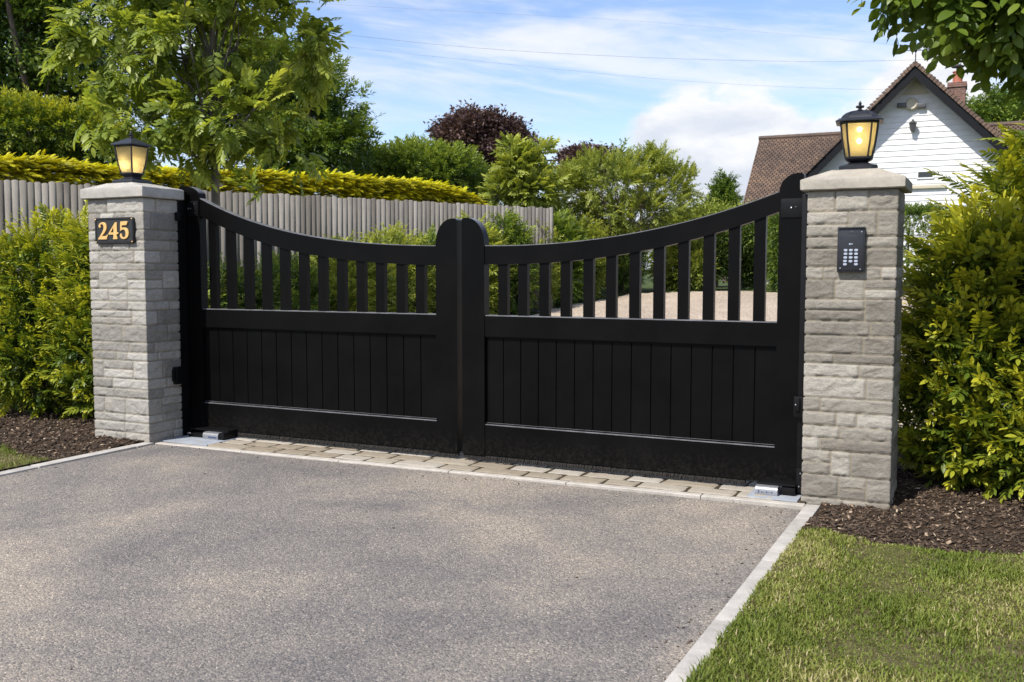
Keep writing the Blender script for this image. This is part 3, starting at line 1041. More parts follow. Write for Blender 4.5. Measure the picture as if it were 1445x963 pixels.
def lantern(loc, rz, s, cut, top_h, bot_h, z_bot, z_top, roof_half, roof_z, base_half, label, dome, group):
    """s scales; half widths are given in metres"""
    e = empty("pillar_lantern", loc, label, "lantern", group)
    e.rotation_euler = (0, 0, rz)
    K = M["lantern_black"]
    c = lambda half: half * cut
    # base: plinth, neck
    mb = MB()
    mb.loft([ring_sq(base_half, 0, c(base_half)), ring_sq(base_half, 0.022, c(base_half)), ring_sq(base_half * 0.94, 0.030, c(base_half) * 0.94), ring_sq(base_half * 0.66, 0.036, c(base_half) * .66),
             ring_sq(base_half * 0.42, 0.052, c(base_half) * .42), ring_sq(base_half * 0.40, z_bot - 0.028, c(base_half) * .40), ring_sq(bot_h * 0.92, z_bot - 0.014, c(bot_h) * .92), ring_sq(bot_h * 1.06, z_bot - 0.006, c(bot_h) * 1.06), ring_sq(bot_h * 1.06, z_bot + 0.006, c(bot_h) * 1.06)])
    mb.build("base", K, e, 35)
    # frame bars at each corner
    lo, hi = ring_sq(bot_h, z_bot, c(bot_h)), ring_sq(top_h, z_top, c(top_h))
    mid = ring_sq(bot_h + (top_h - bot_h) * 0.62, z_bot + (z_top - z_bot) * 0.5, c(bot_h + (top_h - bot_h) * 0.62))
    mb = MB()
    for p, q, r in zip(lo, mid, hi):
        mb.tube([p, q, r], 0.0062 * s, 6)
    for ring_, rr in ((lo, 0.007), (hi, 0.008)):
        for i in range(len(ring_)):
            mb.tube([ring_[i], ring_[(i + 1) % len(ring_)]], rr * s, 6)
    mb.build("frame", K, e, 40)
    # panes
    n = len(lo)
    for i in range(n):
        j = (i + 1) % n
        mb = MB()
        inn = lambda p: (p[0] * 0.985, p[1] * 0.985, p[2])
        inn2 = lambda p: (p[0] * 0.955, p[1] * 0.955, p[2])
        a = [inn(lo[i]), inn(lo[j]), inn(mid[j]), inn(hi[j]), inn(hi[i]), inn(mid[i])]
        quads = ((a[0], a[1], a[2], a[5]), (a[5], a[2], a[3], a[4]))
        for q in quads:
            f = [mb.bm.verts.new(p) for p in q]; mb.bm.faces.new(f)
        bmesh.ops.remove_doubles(mb.bm, verts=mb.bm.verts, dist=1e-5)
        r0 = bmesh.ops.extrude_face_region(mb.bm, geom=list(mb.bm.faces))
        for v in r0["geom"]:
            if isinstance(v, bmesh.types.BMVert):
                v.co.x *= 0.97; v.co.y *= 0.97
        mb.build("pane", M["glass"], e)
    # roof
    mb = MB()
    rings = [ring_sq(roof_half * 0.86, z_top + 0.004, c(roof_half) * .86), ring_sq(roof_half, z_top + 0.006, c(roof_half)), ring_sq(roof_half, z_top + 0.014, c(roof_half)), ring_sq(roof_half * 0.86, z_top + 0.026, c(roof_half) * .86)]
    H_ = roof_z - z_top
    if dome:
        for f, w_ in ((0.30, 0.78), (0.50, 0.70), (0.68, 0.56), (0.82, 0.36), (0.88, 0.18)):
            rings.append(ring_sq(roof_half * w_, z_top + H_ * f, c(roof_half) * w_))
    else:
        for f, w_ in ((0.42, 0.70), (0.60, 0.50), (0.70, 0.36), (0.80, 0.24), (0.83, 0.22)):
            rings.append(ring_sq(roof_half * w_, z_top + H_ * f, c(roof_half) * w_))
    mb.loft(rings)
    rf = mb.build("roof", K, e, 25)
    if dome:      # ribs along the hips
        mb = MB()
        for k in range(8):
            mb.tube([r[k] for r in rings[3:]], 0.0035, 5)
        mb.build("rib", K, rf, 40)
    # finial
    zf = z_top + H_ * (0.86 if dome else 0.82)
    mb = MB()
    mb.lathe([(0.020, zf), (0.024, zf + 0.006), (0.012, zf + 0.012), (0.010, zf + 0.018), (0.017, zf + 0.024), (0.017, zf + 0.032), (0.007, zf + 0.040), (0.010, zf + 0.046), (0.008, zf + 0.054), (0.001, zf + 0.064)], n=14)
    if dome:
        for dx in (-0.017, 0.017):
            mb.lathe([(0.002, zf + 0.020), (0.008, zf + 0.026), (0.008, zf + 0.032), (0.002, zf + 0.038)], c=(dx, 0, 0), n=8)
    mb.build("finial", K, e, 50)
    return e

LG = "lanterns on the gate pillars"
LZ = LPH + 0.085 + 0.045
le = lantern((LPX + 0.005, LPY, LZ), 0.03, 1.15, 0.0, 0.093, 0.060, 0.085, 0.312, 0.117, 0.395, 0.112, "lit four-sided black lantern on the pillar with the number plaque", False, LG)
mb = MB(); mb.lathe([(0.004, 0.085), (0.016, 0.09), (0.016, 0.12), (0.012, 0.125)], c=(-0.026, -0.020, 0), n=12); sk = mb.build("socket", M["cream"], le, 40)
mb = MB(); mb.lathe([(0.010, 0.125), (0.016, 0.135), (0.022, 0.155), (0.023, 0.175), (0.018, 0.192), (0.008, 0.202), (0.001, 0.204)], c=(-0.026, -0.020, 0), n=16); mb.build("bulb", M["bulb"], le, 60)
RZ = RPH + 0.068 + 0.06
le = lantern((RPX + 0.005, RPY - 0.01, RZ), 0.10, 1.0, 0.32, 0.107, 0.076, 0.076, 0.286, 0.137, 0.374, 0.112, "lit black lantern with cut corners and a domed roof above the keypad", True, LG)
mb = MB(); mb.lathe([(0.004, 0.086), (0.013, 0.09), (0.013, 0.105), (0.004, 0.11), (0.003, 0.15), (0.011, 0.152), (0.011, 0.158), (0.003, 0.16)], n=12); mb.build("socket", M["bolt"], le, 40)
for zz, nm in ((0.165, "bulb"), (0.235, "bulb")):
    mb = MB(); mb.lathe([(0.004, zz), (0.013, zz + 0.007), (0.018, zz + 0.018), (0.013, zz + 0.03), (0.001, zz + 0.037)], n=14); mb.build(nm, M["bulb"], le, 60)

# ================================================================= NUMBER PLAQUE
def plaque():
    yf = LPY - LPD / 2 - 0.012
    x0, x1, z0, z1 = -6.765, -6.325, 1.660, 1.875
    e = empty("number_plaque", ((x0 + x1) / 2, yf, (z0 + z1) / 2), "black house-number plaque reading 245 in gold", "house number")
    w, h = x1 - x0, z1 - z0
    def rr(w, h, r, inset, n=5):
        pts = []
        for cx_, cy_, a0 in ((w/2 - r, -h/2 + r, -90), (w/2 - r, h/2 - r, 0), (-w/2 + r, h/2 - r, 90), (-w/2 + r, -h/2 + r, 180)):
            for k in range(n + 1):
                a = math.radians(a0 + 90 * k / n)
                pts.append((cx_ + (r - inset) * math.cos(a) , cy_ + (r - inset) * math.sin(a)))
        return pts
    mb = MB()
    mb.loft([[(x, y, z) for x, z in rr(w, h, 0.022, i)] for i, y in ((0, 0.012), (0, -0.014), (0.004, -0.018), (0.014, -0.018), (0.018, -0.012))], True, False)
    mb.build("frame", M["plaque_edge"], e, 40)
    mb = MB()
    mb.loft([[(x, y, z) for x, z in rr(w, h, 0.022, i)] for i, y in ((0.0182, -0.004), (0.0182, -0.0125))])
    mb.build("plate", M["plaque"], e)
    for sx in (-1, 1):
        for sz in (-1, 1):
            mb = MB()
            c = (sx * (w / 2 - 0.014), -0.018, sz * (h / 2 - 0.014))
            mb.loft([[(c[0] + r * math.cos(a * math.pi / 5), c[1] + dy, c[2] + r * math.sin(a * math.pi / 5)) for a in range(10)] for r, dy in ((0.0065, 0.0), (0.006, -0.002), (0.003, -0.0035))])
            mb.build("screw", M["gold"], e, 60)
    # digits drawn as outlines; the sign's own units: 1000 wide, 650 high
    two = [(240,390),(232,372),(236,340),(256,305),(292,279),(338,267),(384,275),(422,305),(444,352),(450,405),(437,462),(402,522),(352,582),(306,632),(404,632),(440,624),(464,600),(450,712),(210,712),(216,690),(282,600),(332,525),(364,452),(374,392),(364,345),(340,319),(316,313),(292,321),(279,340),(286,362),(287,388),(268,408),(250,405)]
    four_o = [(690,280),(722,280),(722,538),(775,548),(768,575),(722,588),(722,640),(736,665),(742,712),(622,712),(630,680),(642,645),(642,592),(508,592),(500,566)]
    four_i = [(645,392),(645,540),(548,540)]
    five = [(838,262),(1026,262),(1020,300),(998,352),(872,356),(866,432),(905,420),(952,420),(1004,444),(1038,490),(1054,550),(1047,612),(1016,672),(962,707),(910,714),(864,702),(834,672),(818,630),(818,600),(836,576),(856,585),(862,612),(870,650),(892,673),(916,679),(946,665),(968,630),(976,580),(970,525),(950,485),(920,468),(886,470),(852,490),(828,502)]
    def digit(polys):
        cu = D.curves.new("digit", 'CURVE'); cu.dimensions = '2D'; cu.fill_mode = 'BOTH'
        cu.extrude = 0.0035; cu.bevel_depth = 0.0012; cu.bevel_resolution = 1
        for P in polys:
            s_ = cu.splines.new('POLY'); s_.points.add(len(P) - 1)
            for pt, (a, b) in zip(s_.points, P):
                pt.co = ((a - 640) / 1060 * w, -(b - 490) / 680 * h, 0, 1)
            s_.use_cyclic_u = True
        tmp = D.objects.new("digit_curve", cu); COL.objects.link(tmp)
        dg = bpy.context.evaluated_depsgraph_get(); dg.update()
        me = D.meshes.new_from_object(tmp.evaluated_get(dg))
        D.objects.remove(tmp); D.curves.remove(cu)
        me.materials.clear()
        o = link_mesh("digit", me, M["gold"], e)
        o.rotation_euler = (math.radians(90), 0, 0)
        o.location = (0, -0.0165, 0)
        return o
    digit([two]); digit([four_o, four_i]); digit([five])
plaque()

# ================================================================= KEYPAD
def keypad():
    yf = RPY - RPD / 2 - 0.004
    x0, x1, z0, z1 = -0.846, -0.690, 1.432, 1.700
    e = empty("entry_keypad", ((x0 + x1) / 2, yf, (z0 + z1) / 2), "black entry keypad with pale grey keys on the buff pillar", "keypad")
    w, h = x1 - x0, z1 - z0
    MB().box(-w/2, w/2, -0.034, 0.012, -h/2, h/2, 0.004).build("housing", M["keypad"], e, 40)
    MB().box(-w/2 + 0.010, w/2 - 0.008, -0.038, -0.0335, -h/2 + 0.010, h/2 - 0.012, 0.0015).build("faceplate", M["keypad"], e, 40)
    # visor lip
    MB().box(-w/2 + 0.002, w/2 - 0.002, -0.047, -0.0345, h/2 - 0.010, h/2 - 0.001, 0.002).build("visor", M["keypad"], e, 40)
    U = lambda px: (px - 350) / 430 * w            # from the sign's own layout units
    W_ = lambda py_: -(py_ - 480) / 720 * h
    keys = [(272, 490), (354, 490), (437, 490), (272, 548), (354, 548), (437, 548), (270, 607), (354, 607), (437, 607), (266, 664), (352, 667), (437, 664), (265, 715), (439, 715)]
    for kx, ky in keys:
        mb = MB()
        a, b = 0.0112, 0.0074
        def rg(k, y):
            return [(U(kx) + k * a * math.copysign(abs(math.cos(t)) ** 0.6, math.cos(t)), y, W_(ky) + k * b * math.copysign(abs(math.sin(t)) ** 0.75, math.sin(t))) for t in np.linspace(0, 2 * math.pi, 16, endpoint=False)]
        mb.loft([rg(1.0, -0.0375), rg(1.0, -0.0405), rg(0.86, -0.0425)])
        mb.build("key", M["key"], e, 50)
    for sx, sy in ((517, 200), (190, 778), (505, 797), (155, 150)):
        mb = MB()
        c = (U(sx), W_(sy))
        mb.loft([[(c[0] + r * math.cos(t * math.pi / 5), y, c[1] + r * math.sin(t * math.pi / 5)) for t in range(10)] for r, y in ((0.0045, -0.0375), (0.0042, -0.0395), (0.002, -0.0402))])
        mb.build("screw", M["bolt"], e, 60)
    # call symbol and worn print
    mb = MB()
    mb.box(U(322), U(345), -0.0395, -0.0382, W_(405), W_(378)); mb.box(U(350), U(362), -0.0395, -0.0382, W_(398), W_(384))
    mb.prism_xz([(U(364), W_(402)), (U(386), W_(390)), (U(364), W_(378))], -0.0395, -0.0382)
    mb.build("call_symbol", M["key"], e)
    mb = MB()
    for a, b, c_, d_ in ((318, 192, 340, 204), (348, 182, 360, 206), (364, 180, 384, 206), (336, 132, 366, 144)):
        mb.box(U(a), U(c_), -0.0395, -0.0382, W_(d_), W_(b))
    for a in (322, 362, 402):
        mb.box(U(a), U(a + 18), -0.0393, -0.0382, W_(272), W_(254))
    mb.build("lettering", M["print_dim"], e)
keypad()

# ================================================================= GATE LEAVES
GY = 6.40                        # front plane of the rails
def smooth_curve(pts):
    xs = np.array([p[0] for p in pts]); zs = np.array([p[1] for p in pts])
    deg = min(3, len(xs) - 1)
    co = np.polyfit(xs - xs.mean(), zs, deg)
    return lambda x: float(np.polyval(co, x - xs.mean()))

def stile(mb, x0, x1, z0, zsh, ztop, side, y0, y1):
    """post with a quarter-round shoulder on one side ('L' or 'R') rising from zsh to ztop"""
    w = x1 - x0
    pts = [(x0, z0), (x1, z0)]
    n = 14
    flat = 0.22 * w
    if side == 'L':
        pts.append((x1, ztop - 0.012)); pts.append((x1 - 0.012, ztop))
        for k in range(n + 1):
            a = math.pi / 2 + math.pi / 2 * k / n
            pts.append((x0 + (w - flat) + (w - flat) * math.cos(a), zsh + (ztop - zsh) * math.sin(a)))
    else:
        for k in range(n + 1):
            a = math.pi / 2 * k / n
            pts.append((x1 - (w - flat) + (w - flat) * math.cos(a), zsh + (ztop - zsh) * math.sin(a)))
        pts.append((x0 + 0.012, ztop)); pts.append((x0, ztop - 0.012))
    mb.prism_xz(pts, y0, y1)

def bevelled(mb, off=0.003):
    es = [e for e in mb.bm.edges if len(e.link_faces) == 2 and e.calc_face_angle(0) > 0.6]
    bmesh.ops.bevel(mb.bm, geom=es, offset=off, segments=2, profile=0.5, affect='EDGES', clamp_overlap=True)

def gate_leaf(left, label):
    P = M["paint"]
    if left:
        hx0, hx1 = -6.335, -6.105; mx0, mx1 = -3.772, -3.592
        hshz, htop = 2.075, 2.160; msh, mtop = 1.640, 1.826
        curve = smooth_curve([(-6.102, 2.053), (-5.70, 1.900), (-5.31, 1.788), (-4.95, 1.715), (-4.514, 1.666), (-4.1, 1.640), (-3.774, 1.627)])
        dep = lambda x: 0.150
        sp_u = [296.7,320.7,345.6,370.4,396,422.7,449.3,476,503.4,530.9,559.7,587]
        nb = 15
    else:
        mx0, mx1 = -3.548, -3.360; hx0, hx1 = -1.238, -1.088
        hshz, htop = 1.960, 2.055; msh, mtop = 1.635, 1.828
        curve = smooth_curve([(-3.358, 1.624), (-3.03, 1.628), (-2.704, 1.640), (-2.182, 1.702), (-1.694, 1.806), (-1.239, 1.945)])
        dep = lambda x: 0.140 - 0.010 * (x + 3.36) / 2.1
        sp_u = [703.3,731.2,761.2,791,823,854.9,887.8,921.7,956.1,991.5,1026.9,1062.8]
        nb = 15
    e = empty("gate_leaf", ((hx0 if left else hx1), GY + 0.035, 0), label, "gate", "leaves of the driveway gate")
    ox, oy = e.location.x, e.location.y
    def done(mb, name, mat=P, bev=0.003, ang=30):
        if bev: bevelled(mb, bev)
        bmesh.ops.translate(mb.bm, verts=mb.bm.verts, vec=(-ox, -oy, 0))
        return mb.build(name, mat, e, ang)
    y0, y1 = GY - 0.006, GY + 0.074
    zb = 0.065
    mb = MB(); stile(mb, hx0, hx1, zb, hshz - (0.0 if left else 0.02), htop, 'R' if left else 'L', y0, y1); hs = done(mb, "hinge_stile")
    mb = MB(); stile(mb, mx0, mx1, zb, msh, mtop, 'L' if left else 'R', y0, y1); done(mb, "meeting_stile")
    a, b = (hx1, mx0) if left else (mx1, hx0)
    # swept top rail
    mb = MB()
    n = 48
    xs = [a + (b - a) * k / n for k in range(n + 1)]
    pts = [(x, curve(x) - dep(x)) for x in xs] + [(x, curve(x)) for x in xs[::-1]]
    ry0, ry1 = GY + 0.0, GY + 0.066
    rings = [[(x, ry0, curve(x) - dep(x)), (x, ry0, curve(x) - 0.006), (x, ry0 + 0.006, curve(x)), (x, ry1 - 0.006, curve(x)), (x, ry1, curve(x) - 0.006), (x, ry1, curve(x) - dep(x))] for x in xs]
    mb.loft(rings); done(mb, "top_rail", bev=0)
    # middle and bottom rails
    mb = MB(); mb.prism_yz([(GY, 0.953), (GY + 0.003, 0.950), (GY + 0.066, 0.950), (GY + 0.066, 1.112), (GY + 0.007, 1.112), (GY, 1.105)], a, b); done(mb, "middle_rail", bev=0)
    mb = MB(); mb.prism_yz([(GY, zb + 0.005), (GY + 0.003, zb + 0.002), (GY + 0.066, zb + 0.002), (GY + 0.066, 0.300), (GY + 0.006, 0.300), (GY, 0.294)], a, b); done(mb, "bottom_rail", bev=0)
    # bead moulding round the panel
    mb = MB()
    mb.box(a, b, GY + 0.012, GY + 0.030, 0.9395, 0.9495, 0.003)
    mb.box(a, b, GY + 0.012, GY + 0.030, 0.3005, 0.3100, 0.003)
    done(mb, "moulding", bev=0)
    # boarded panel with V-grooves
    w = (b - a) / nb
    prof = []
    for k in range(nb):
        x0, x1 = a + k * w, a + (k + 1) * w
        g = 0.0045
        prof += [(x0 + 0.0006, 0.0075), (x0 + g, 0.0), (x1 - g, 0.0), (x1 - 0.0006, 0.0075)]
    mb = MB()
    yb = GY + 0.026
    lo = [mb.bm.verts.new((x, yb + dy, 0.27)) for x, dy in prof] + [mb.bm.verts.new((b, yb + 0.02, 0.27)), mb.bm.verts.new((a, yb + 0.02, 0.27))]
    hi = [mb.bm.verts.new((x, yb + dy, 0.98)) for x, dy in prof] + [mb.bm.verts.new((b, yb + 0.02, 0.98)), mb.bm.verts.new((a, yb + 0.02, 0.98))]
    for i in range(len(lo)):
        j = (i + 1) % len(lo)
        mb.bm.faces.new((lo[i], lo[j], hi[j], hi[i]))
    mb.bm.faces.new(lo[::-1]); mb.bm.faces.new(hi)
    done(mb, "boarded_panel", bev=0, ang=10)
    # spindles
    for u in sp_u:
        d = FW + RT * (u - CX) / FPX - UP * (425 - CY) / FPX
        t = (GY + 0.014 - EYE[1]) / d[1]
        x0 = EYE[0] + t * d[0]
        x1 = x0 + (0.078 if left else 0.074)
        mb = MB()
        zt0, zt1 = curve(x0) - dep(x0) + 0.03, curve(x1) - dep(x1) + 0.03
        mb.prism_xz([(x0, 1.095), (x1, 1.095), (x1, zt1), (x0, zt0)], GY + 0.012, GY + 0.056)
        done(mb, "spindle", bev=0.0022)
    # hinge strap plate near the top with bolts
    hz = (1.905, 2.03) if left else (1.775, 1.895)
    px0, px1 = (hx0 + 0.10, hx1 - 0.012) if left else (hx0 + 0.012, hx1 + 0.0)
    mb = MB(); mb.box(px0, px1, y0 - 0.007, y0 - 0.0005, hz[0], hz[1], 0.002); pl = done(mb, "hinge_plate", M["steel_black"], bev=0)
    zc = (hz[0] + hz[1]) / 2
    for fx, fz, rr in ((0.48, 0.50, 0.006), (0.68, 0.56, 0.004)) if not left else ((0.12, 0.5, 0.009), (0.35, 0.5, 0.005), (0.7, 0.2, 0.004), (0.7, 0.8, 0.004)):
        mb = MB()
        cx_, cz_ = px0 + fx * (px1 - px0), hz[0] + fz * (hz[1] - hz[0])
        mb.loft([[(cx_ + q * math.cos(t * math.pi / 3), y, cz_ + q * math.sin(t * math.pi / 3)) for t in range(6)] for q, y in ((rr, y0 - 0.0065), (rr, y0 - 0.013), (rr * 0.6, y0 - 0.0145))])
        bmesh.ops.translate(mb.bm, verts=mb.bm.verts, vec=(-ox, -oy, 0))
        bo = mb.build("bolt", M["bolt"], pl, 40)
    # bristle seal along the bottom
    V, T, off = [], [], 0
    sa, sb = (hx0 + 0.30, mx1) if left else (mx0, hx1 - 0.34)
    nbr = int((sb - sa) * 3000)
    for k in range(nbr):
        x = sa + (sb - sa) * rnd.random(); y = GY + 0.012 + 0.022 * rnd.random()
        w_ = 0.002 + 0.002 * rnd.random(); dxx = 0.02 * (rnd.random() - 0.5); dyy = -0.030 * rnd.random()
        z1 = 0.020 + 0.016 * rnd.random()
        V += [(x - w_ - ox, y - oy, 0.070), (x + w_ - ox, y - oy, 0.070), (x + dxx - ox, y + dyy - oy, z1)]
        T.append((off, off + 1, off + 2)); off += 3
    np_mesh("bristle_seal", V, tris=T, mat=M["brush"], parent=e)
    return e
gate_leaf(True, "left leaf of the black wooden swept-top driveway gate")
gate_leaf(False, "right leaf of the black wooden swept-top driveway gate")

# hinge posts: black steel posts standing against the pillars
def hinge_post(left):
    S_ = M["steel_black"]
    if left:
        x0, x1, ya, yb, zt = -6.335, -6.250, 6.285, 6.385, 2.09
        e = empty("hinge_post", (x0, ya, 0), "slim black steel hinge post beside the left pillar", "post", "steel hinge posts")
    else:
        x0, x1, ya, yb, zt = -1.083, -1.036, 6.315, 6.42, 1.915
        e = empty("hinge_post", (x0, ya, 0), "slim black steel hinge post beside the right pillar", "post", "steel hinge posts")
    T = lambda mb: bmesh.ops.translate(mb.bm, verts=mb.bm.verts, vec=(-e.location.x, -e.location.y, 0))
    mb = MB(); mb.box(x0, x1, ya, yb, 0.03, zt, 0.004)
    for k in range(6):
        pass
    T(mb); mb.build("post", S_, e, 40)
    if left:
        mb = MB(); mb.box(x0 + 0.004, x1 + 0.03, ya - 0.004, ya + 0.09, zt + 0.0005, zt + 0.022, 0.003); T(mb); mb.build("post_cap", S_, e, 40)
        px_ = LPX + LPW / 2 + 0.004
        mb = MB(); mb.box(px_, px_ + 0.046, ya - 0.115, ya - 0.001, 0.472, 0.620, 0.006); mb.box(px_ + 0.006, px_ + 0.034, ya - 0.131, ya - 0.116, 0.500, 0.600, 0.004); T(mb); mb.build("hinge_bracket", S_, e, 40)
        mb = MB(); mb.box(px_, px_ + 0.032, ya - 0.050, ya - 0.001, 1.86, 1.93, 0.004); T(mb); mb.build("hinge_bracket", S_, e, 40)
        bolts = [(x1 - 0.030, 0.20), (x1 - 0.030, 0.165), (x1 - 0.034, 0.085), (x1 - 0.02, 0.52)]
    else:
        mb = MB(); mb.box(x0 - 0.020, x1 + 0.002, ya - 0.034, ya - 0.0005, 0.520, 0.650, 0.006); mb.box(x0 - 0.012, x0 + 0.02, ya - 0.05, ya - 0.035, 0.560, 0.645, 0.004); T(mb); mb.build("hinge_bracket", S_, e, 40)
        mb = MB(); mb.box(x0 + 0.004, x1 - 0.002, ya - 0.012, ya - 0.0005, 0.035, 0.190, 0.002); T(mb); mb.build("foot_plate", S_, e, 40)
        bolts = [(x0 + 0.028, 0.160), (x0 + 0.020, 0.075), (x0 - 0.004, 0.60)]
    for bx, bz in bolts:
        mb = MB()
        yy = ya - (0.0125 if not left and bz < 0.3 else 0.0 if bz < 0.3 else 0.046)
        mb.loft([[(bx + q * math.cos(t * math.pi / 3), y, bz + q * math.sin(t * math.pi / 3)) for t in range(6)] for q, y in ((0.0055, yy), (0.0055, yy - 0.006), (0.003, yy - 0.007))])
        T(mb); mb.build("bolt", M["bolt"], e, 40)
    return e
hinge_post(True); hinge_post(False)

# gate openers: low aluminium lever housings beneath the leaves
def gate_opener(left):
    if left: x0, x1, ya, lab = -5.965, -5.80, 6.225, "low silver gate opener in a black bracket under the left gate leaf"
    else: x0, x1, ya, lab = -1.320, -1.180, 6.215, "low silver gate opener with blue marks under the right gate leaf"
    e = empty("gate_opener", ((x0 + x1) / 2, ya, 0.018), lab, "gate opener", "silver gate openers")
    w = x1 - x0
    mb = MB()
    prof = [(0, 0.0), (0.0, 0.036), (0.008, 0.050), (0.022, 0.056), (0.085, 0.056), (0.09, 0.0)]
    mb.prism_yz(prof, -w / 2, w / 2); bevelled(mb, 0.004)
    mb.build("housing", M["silver"], e, 40)
    mb = MB()
    if left:
        mb.box(w * 0.05 - 0.03, w * 0.42, -0.0015, -0.0002, 0.012, 0.026)
    else:
        mb.box(-w * 0.36, -w * 0.31, -0.0015, -0.0002, 0.012, 0.030)
        for k in range(5):
            mb.box(-w * 0.22 + k * w * 0.11, -w * 0.22 + k * w * 0.11 + w * (0.035 if k % 2 else 0.06), -0.0015, -0.0002, 0.016 + 0.002 * (k % 2), 0.023 + 0.002 * (k % 3))
    mb.build("sticker", M["blue_mark"], e)
    # black lever arm and angle bracket to the gate
    mb = MB()
    if left:
        mb.box(-w/2 - 0.17, w/2 + 0.055, 0.060, 0.20, 0.0575, 0.072, 0.002)
        mb.box(w/2 + 0.002, w/2 + 0.055, 0.012, 0.17, 0.001, 0.0573, 0.003)
        mb.box(-w/2 - 0.19, -w/2 - 0.002, 0.03, 0.17, 0.001, 0.034, 0.003)
    else:
        mb.box(-w/2 - 0.004, w/2 + 0.10, 0.055, 0.20, 0.0575, 0.070, 0.002)
        mb.box(w/2 + 0.012, w/2 + 0.10, 0.05, 0.17, 0.001, 0.050, 0.003)
    mb.build("lever_arm", M["steel_black"], e, 40)
    if left:
        mb = MB(); mb.tube([(-w/2 - 0.175, 0.006, 0.036), (-w/2 - 0.135, 0.006, 0.036)], 0.006, 8); mb.build("pin", M["bolt"], e, 40)
gate_opener(True); gate_opener(False)

# ================================================================= FOLIAGE TOOLS
def norm(a):
    return a / np.maximum(np.linalg.norm(a, axis=-1, keepdims=True), 1e-9)

def leaf_simple(L, W, fold=0.25, droop=0.1):
    V = np.array([(0, 0, 0), (W/2, L*0.45, fold*W*0.5), (0, L, -droop*L), (-W/2, L*0.45, fold*W*0.5), (0, L*0.5, 0.02*L)])
    T = np.array([(0, 1, 4), (1, 2, 4), (0, 4, 3), (4, 2, 3)])
    return V, T

def leaf_full(L, W, fold=0.22, droop=0.18):
    ys = [0, 0.22, 0.5, 0.78, 1.0]; ws = [0, 0.38, 0.5, 0.34, 0]
    V = []; mid = []
    for y, w in zip(ys, ws):
        z = -droop * L * y * y
        V.append((0, L*y, z))
    for y, w in zip(ys[1:4], ws[1:4]):
        z = -droop * L * y * y + fold * w * W
        V.append((w*W, L*y, z)); V.append((-w*W, L*y, z))
    # indices: mids 0..4; right1=5,left1=6,right2=7,left2=8,right3=9,left3=10
    T = [(0,5,1),(1,5,7),(1,7,2),(2,7,9),(2,9,3),(3,9,4),(0,1,6),(1,8,6),(1,2,8),(2,10,8),(2,3,10),(3,4,10)]
    return np.array(V), np.array(T)

def frame(d, up=(0, 0, 1), roll=0.0):
    y = np.array(d, float); y /= np.linalg.norm(y)
    x = np.cross(y, up)
    if np.linalg.norm(x) < 1e-4: x = np.array((1.0, 0, 0))
    x /= np.linalg.norm(x)
    z = np.cross(x, y)
    c, s = math.cos(roll), math.sin(roll)
    return np.stack([c*x + s*z, y, -s*x + c*z], 1)      # columns

def compose(items, leafVT):
    """items: (pos, 3x3, scale, tint) -> V, T, tint"""
    Vs, Ts, A, off = [], [], [], 0
    for pos, R, sc, ti in items:
        V, T = leafVT[rnd.randrange(len(leafVT))]
        Vs.append(V @ R.T * sc + np.array(pos)); Ts.append(T + off); A.append(np.full(len(V), ti)); off += len(V)
    return np.concatenate(Vs), np.concatenate(Ts), np.concatenate(A)

def add_stem(shoot, pts, r):
    """thin three-sided stem added to a shoot"""
    V, T, A = shoot
    off = len(V); pts = np.array(pts); nv = []
    for i, p in enumerate(pts):
        rr = r * (1 - 0.6 * i / max(1, len(pts) - 1))
        for k in range(3):
            a = 2 * math.pi * k / 3
            nv.append(p + np.array((math.cos(a) * rr, 0, math.sin(a) * rr)))
    nt = []
    for i in range(len(pts) - 1):
        for k in range(3):
            a, b = off + i*3 + k, off + i*3 + (k+1) % 3
            nt += [(a, b, b + 3), (a, b + 3, a + 3)]
    return np.concatenate([V, np.array(nv)]), np.concatenate([T, np.array(nt)]), np.concatenate([A, np.full(len(nv), 0.25)])

def shoot_pinnate(length, pairs, leafL, leafW, full=True, droop=0.35, var=0.15, spread=62, start=0.22):
    """rachis along +Y with opposite leaflets, like ash or walnut"""
    mk = leaf_full if full else leaf_simple
    lv = [mk(leafL, leafW, 0.2, 0.12 + 0.2*rnd.random()) for _ in range(3)]
    items, pts = [], []
    n = 6
    for i in range(n + 1):
        t = i / n
        pts.append((0, length*t*(1 - 0.08*t), -droop*length*t*t*0.6))
    def P(t): return np.array((0, length*t*(1 - 0.08*t), -droop*length*t*t*0.6))
    for k in range(pairs):
        t = start + (1 - start) * (k / max(1, pairs - 0.3))
        sz = (0.75 + 0.35*math.sin(math.pi*min(1, 0.15 + 0.8*k/pairs))) * (1 + var*(rnd.random() - .5))
        for s in (-1, 1):
            a = math.radians(spread + 14*(rnd.random() - .5) - 16*k/pairs)
            d = np.array((s*math.sin(a), math.cos(a), -0.18 + 0.3*(rnd.random() - .5)))
            items.append((P(t), frame(d, roll=0.5*(rnd.random() - .5)), sz, 0.30 + 0.35*t + 0.2*(rnd.random() - .5)))
    items.append((P(1.0), frame((0.1*(rnd.random()-.5), 1, -0.35)), 1.05, 0.7))
    return add_stem(compose(items, lv), pts, 0.0035 * length / 0.25)

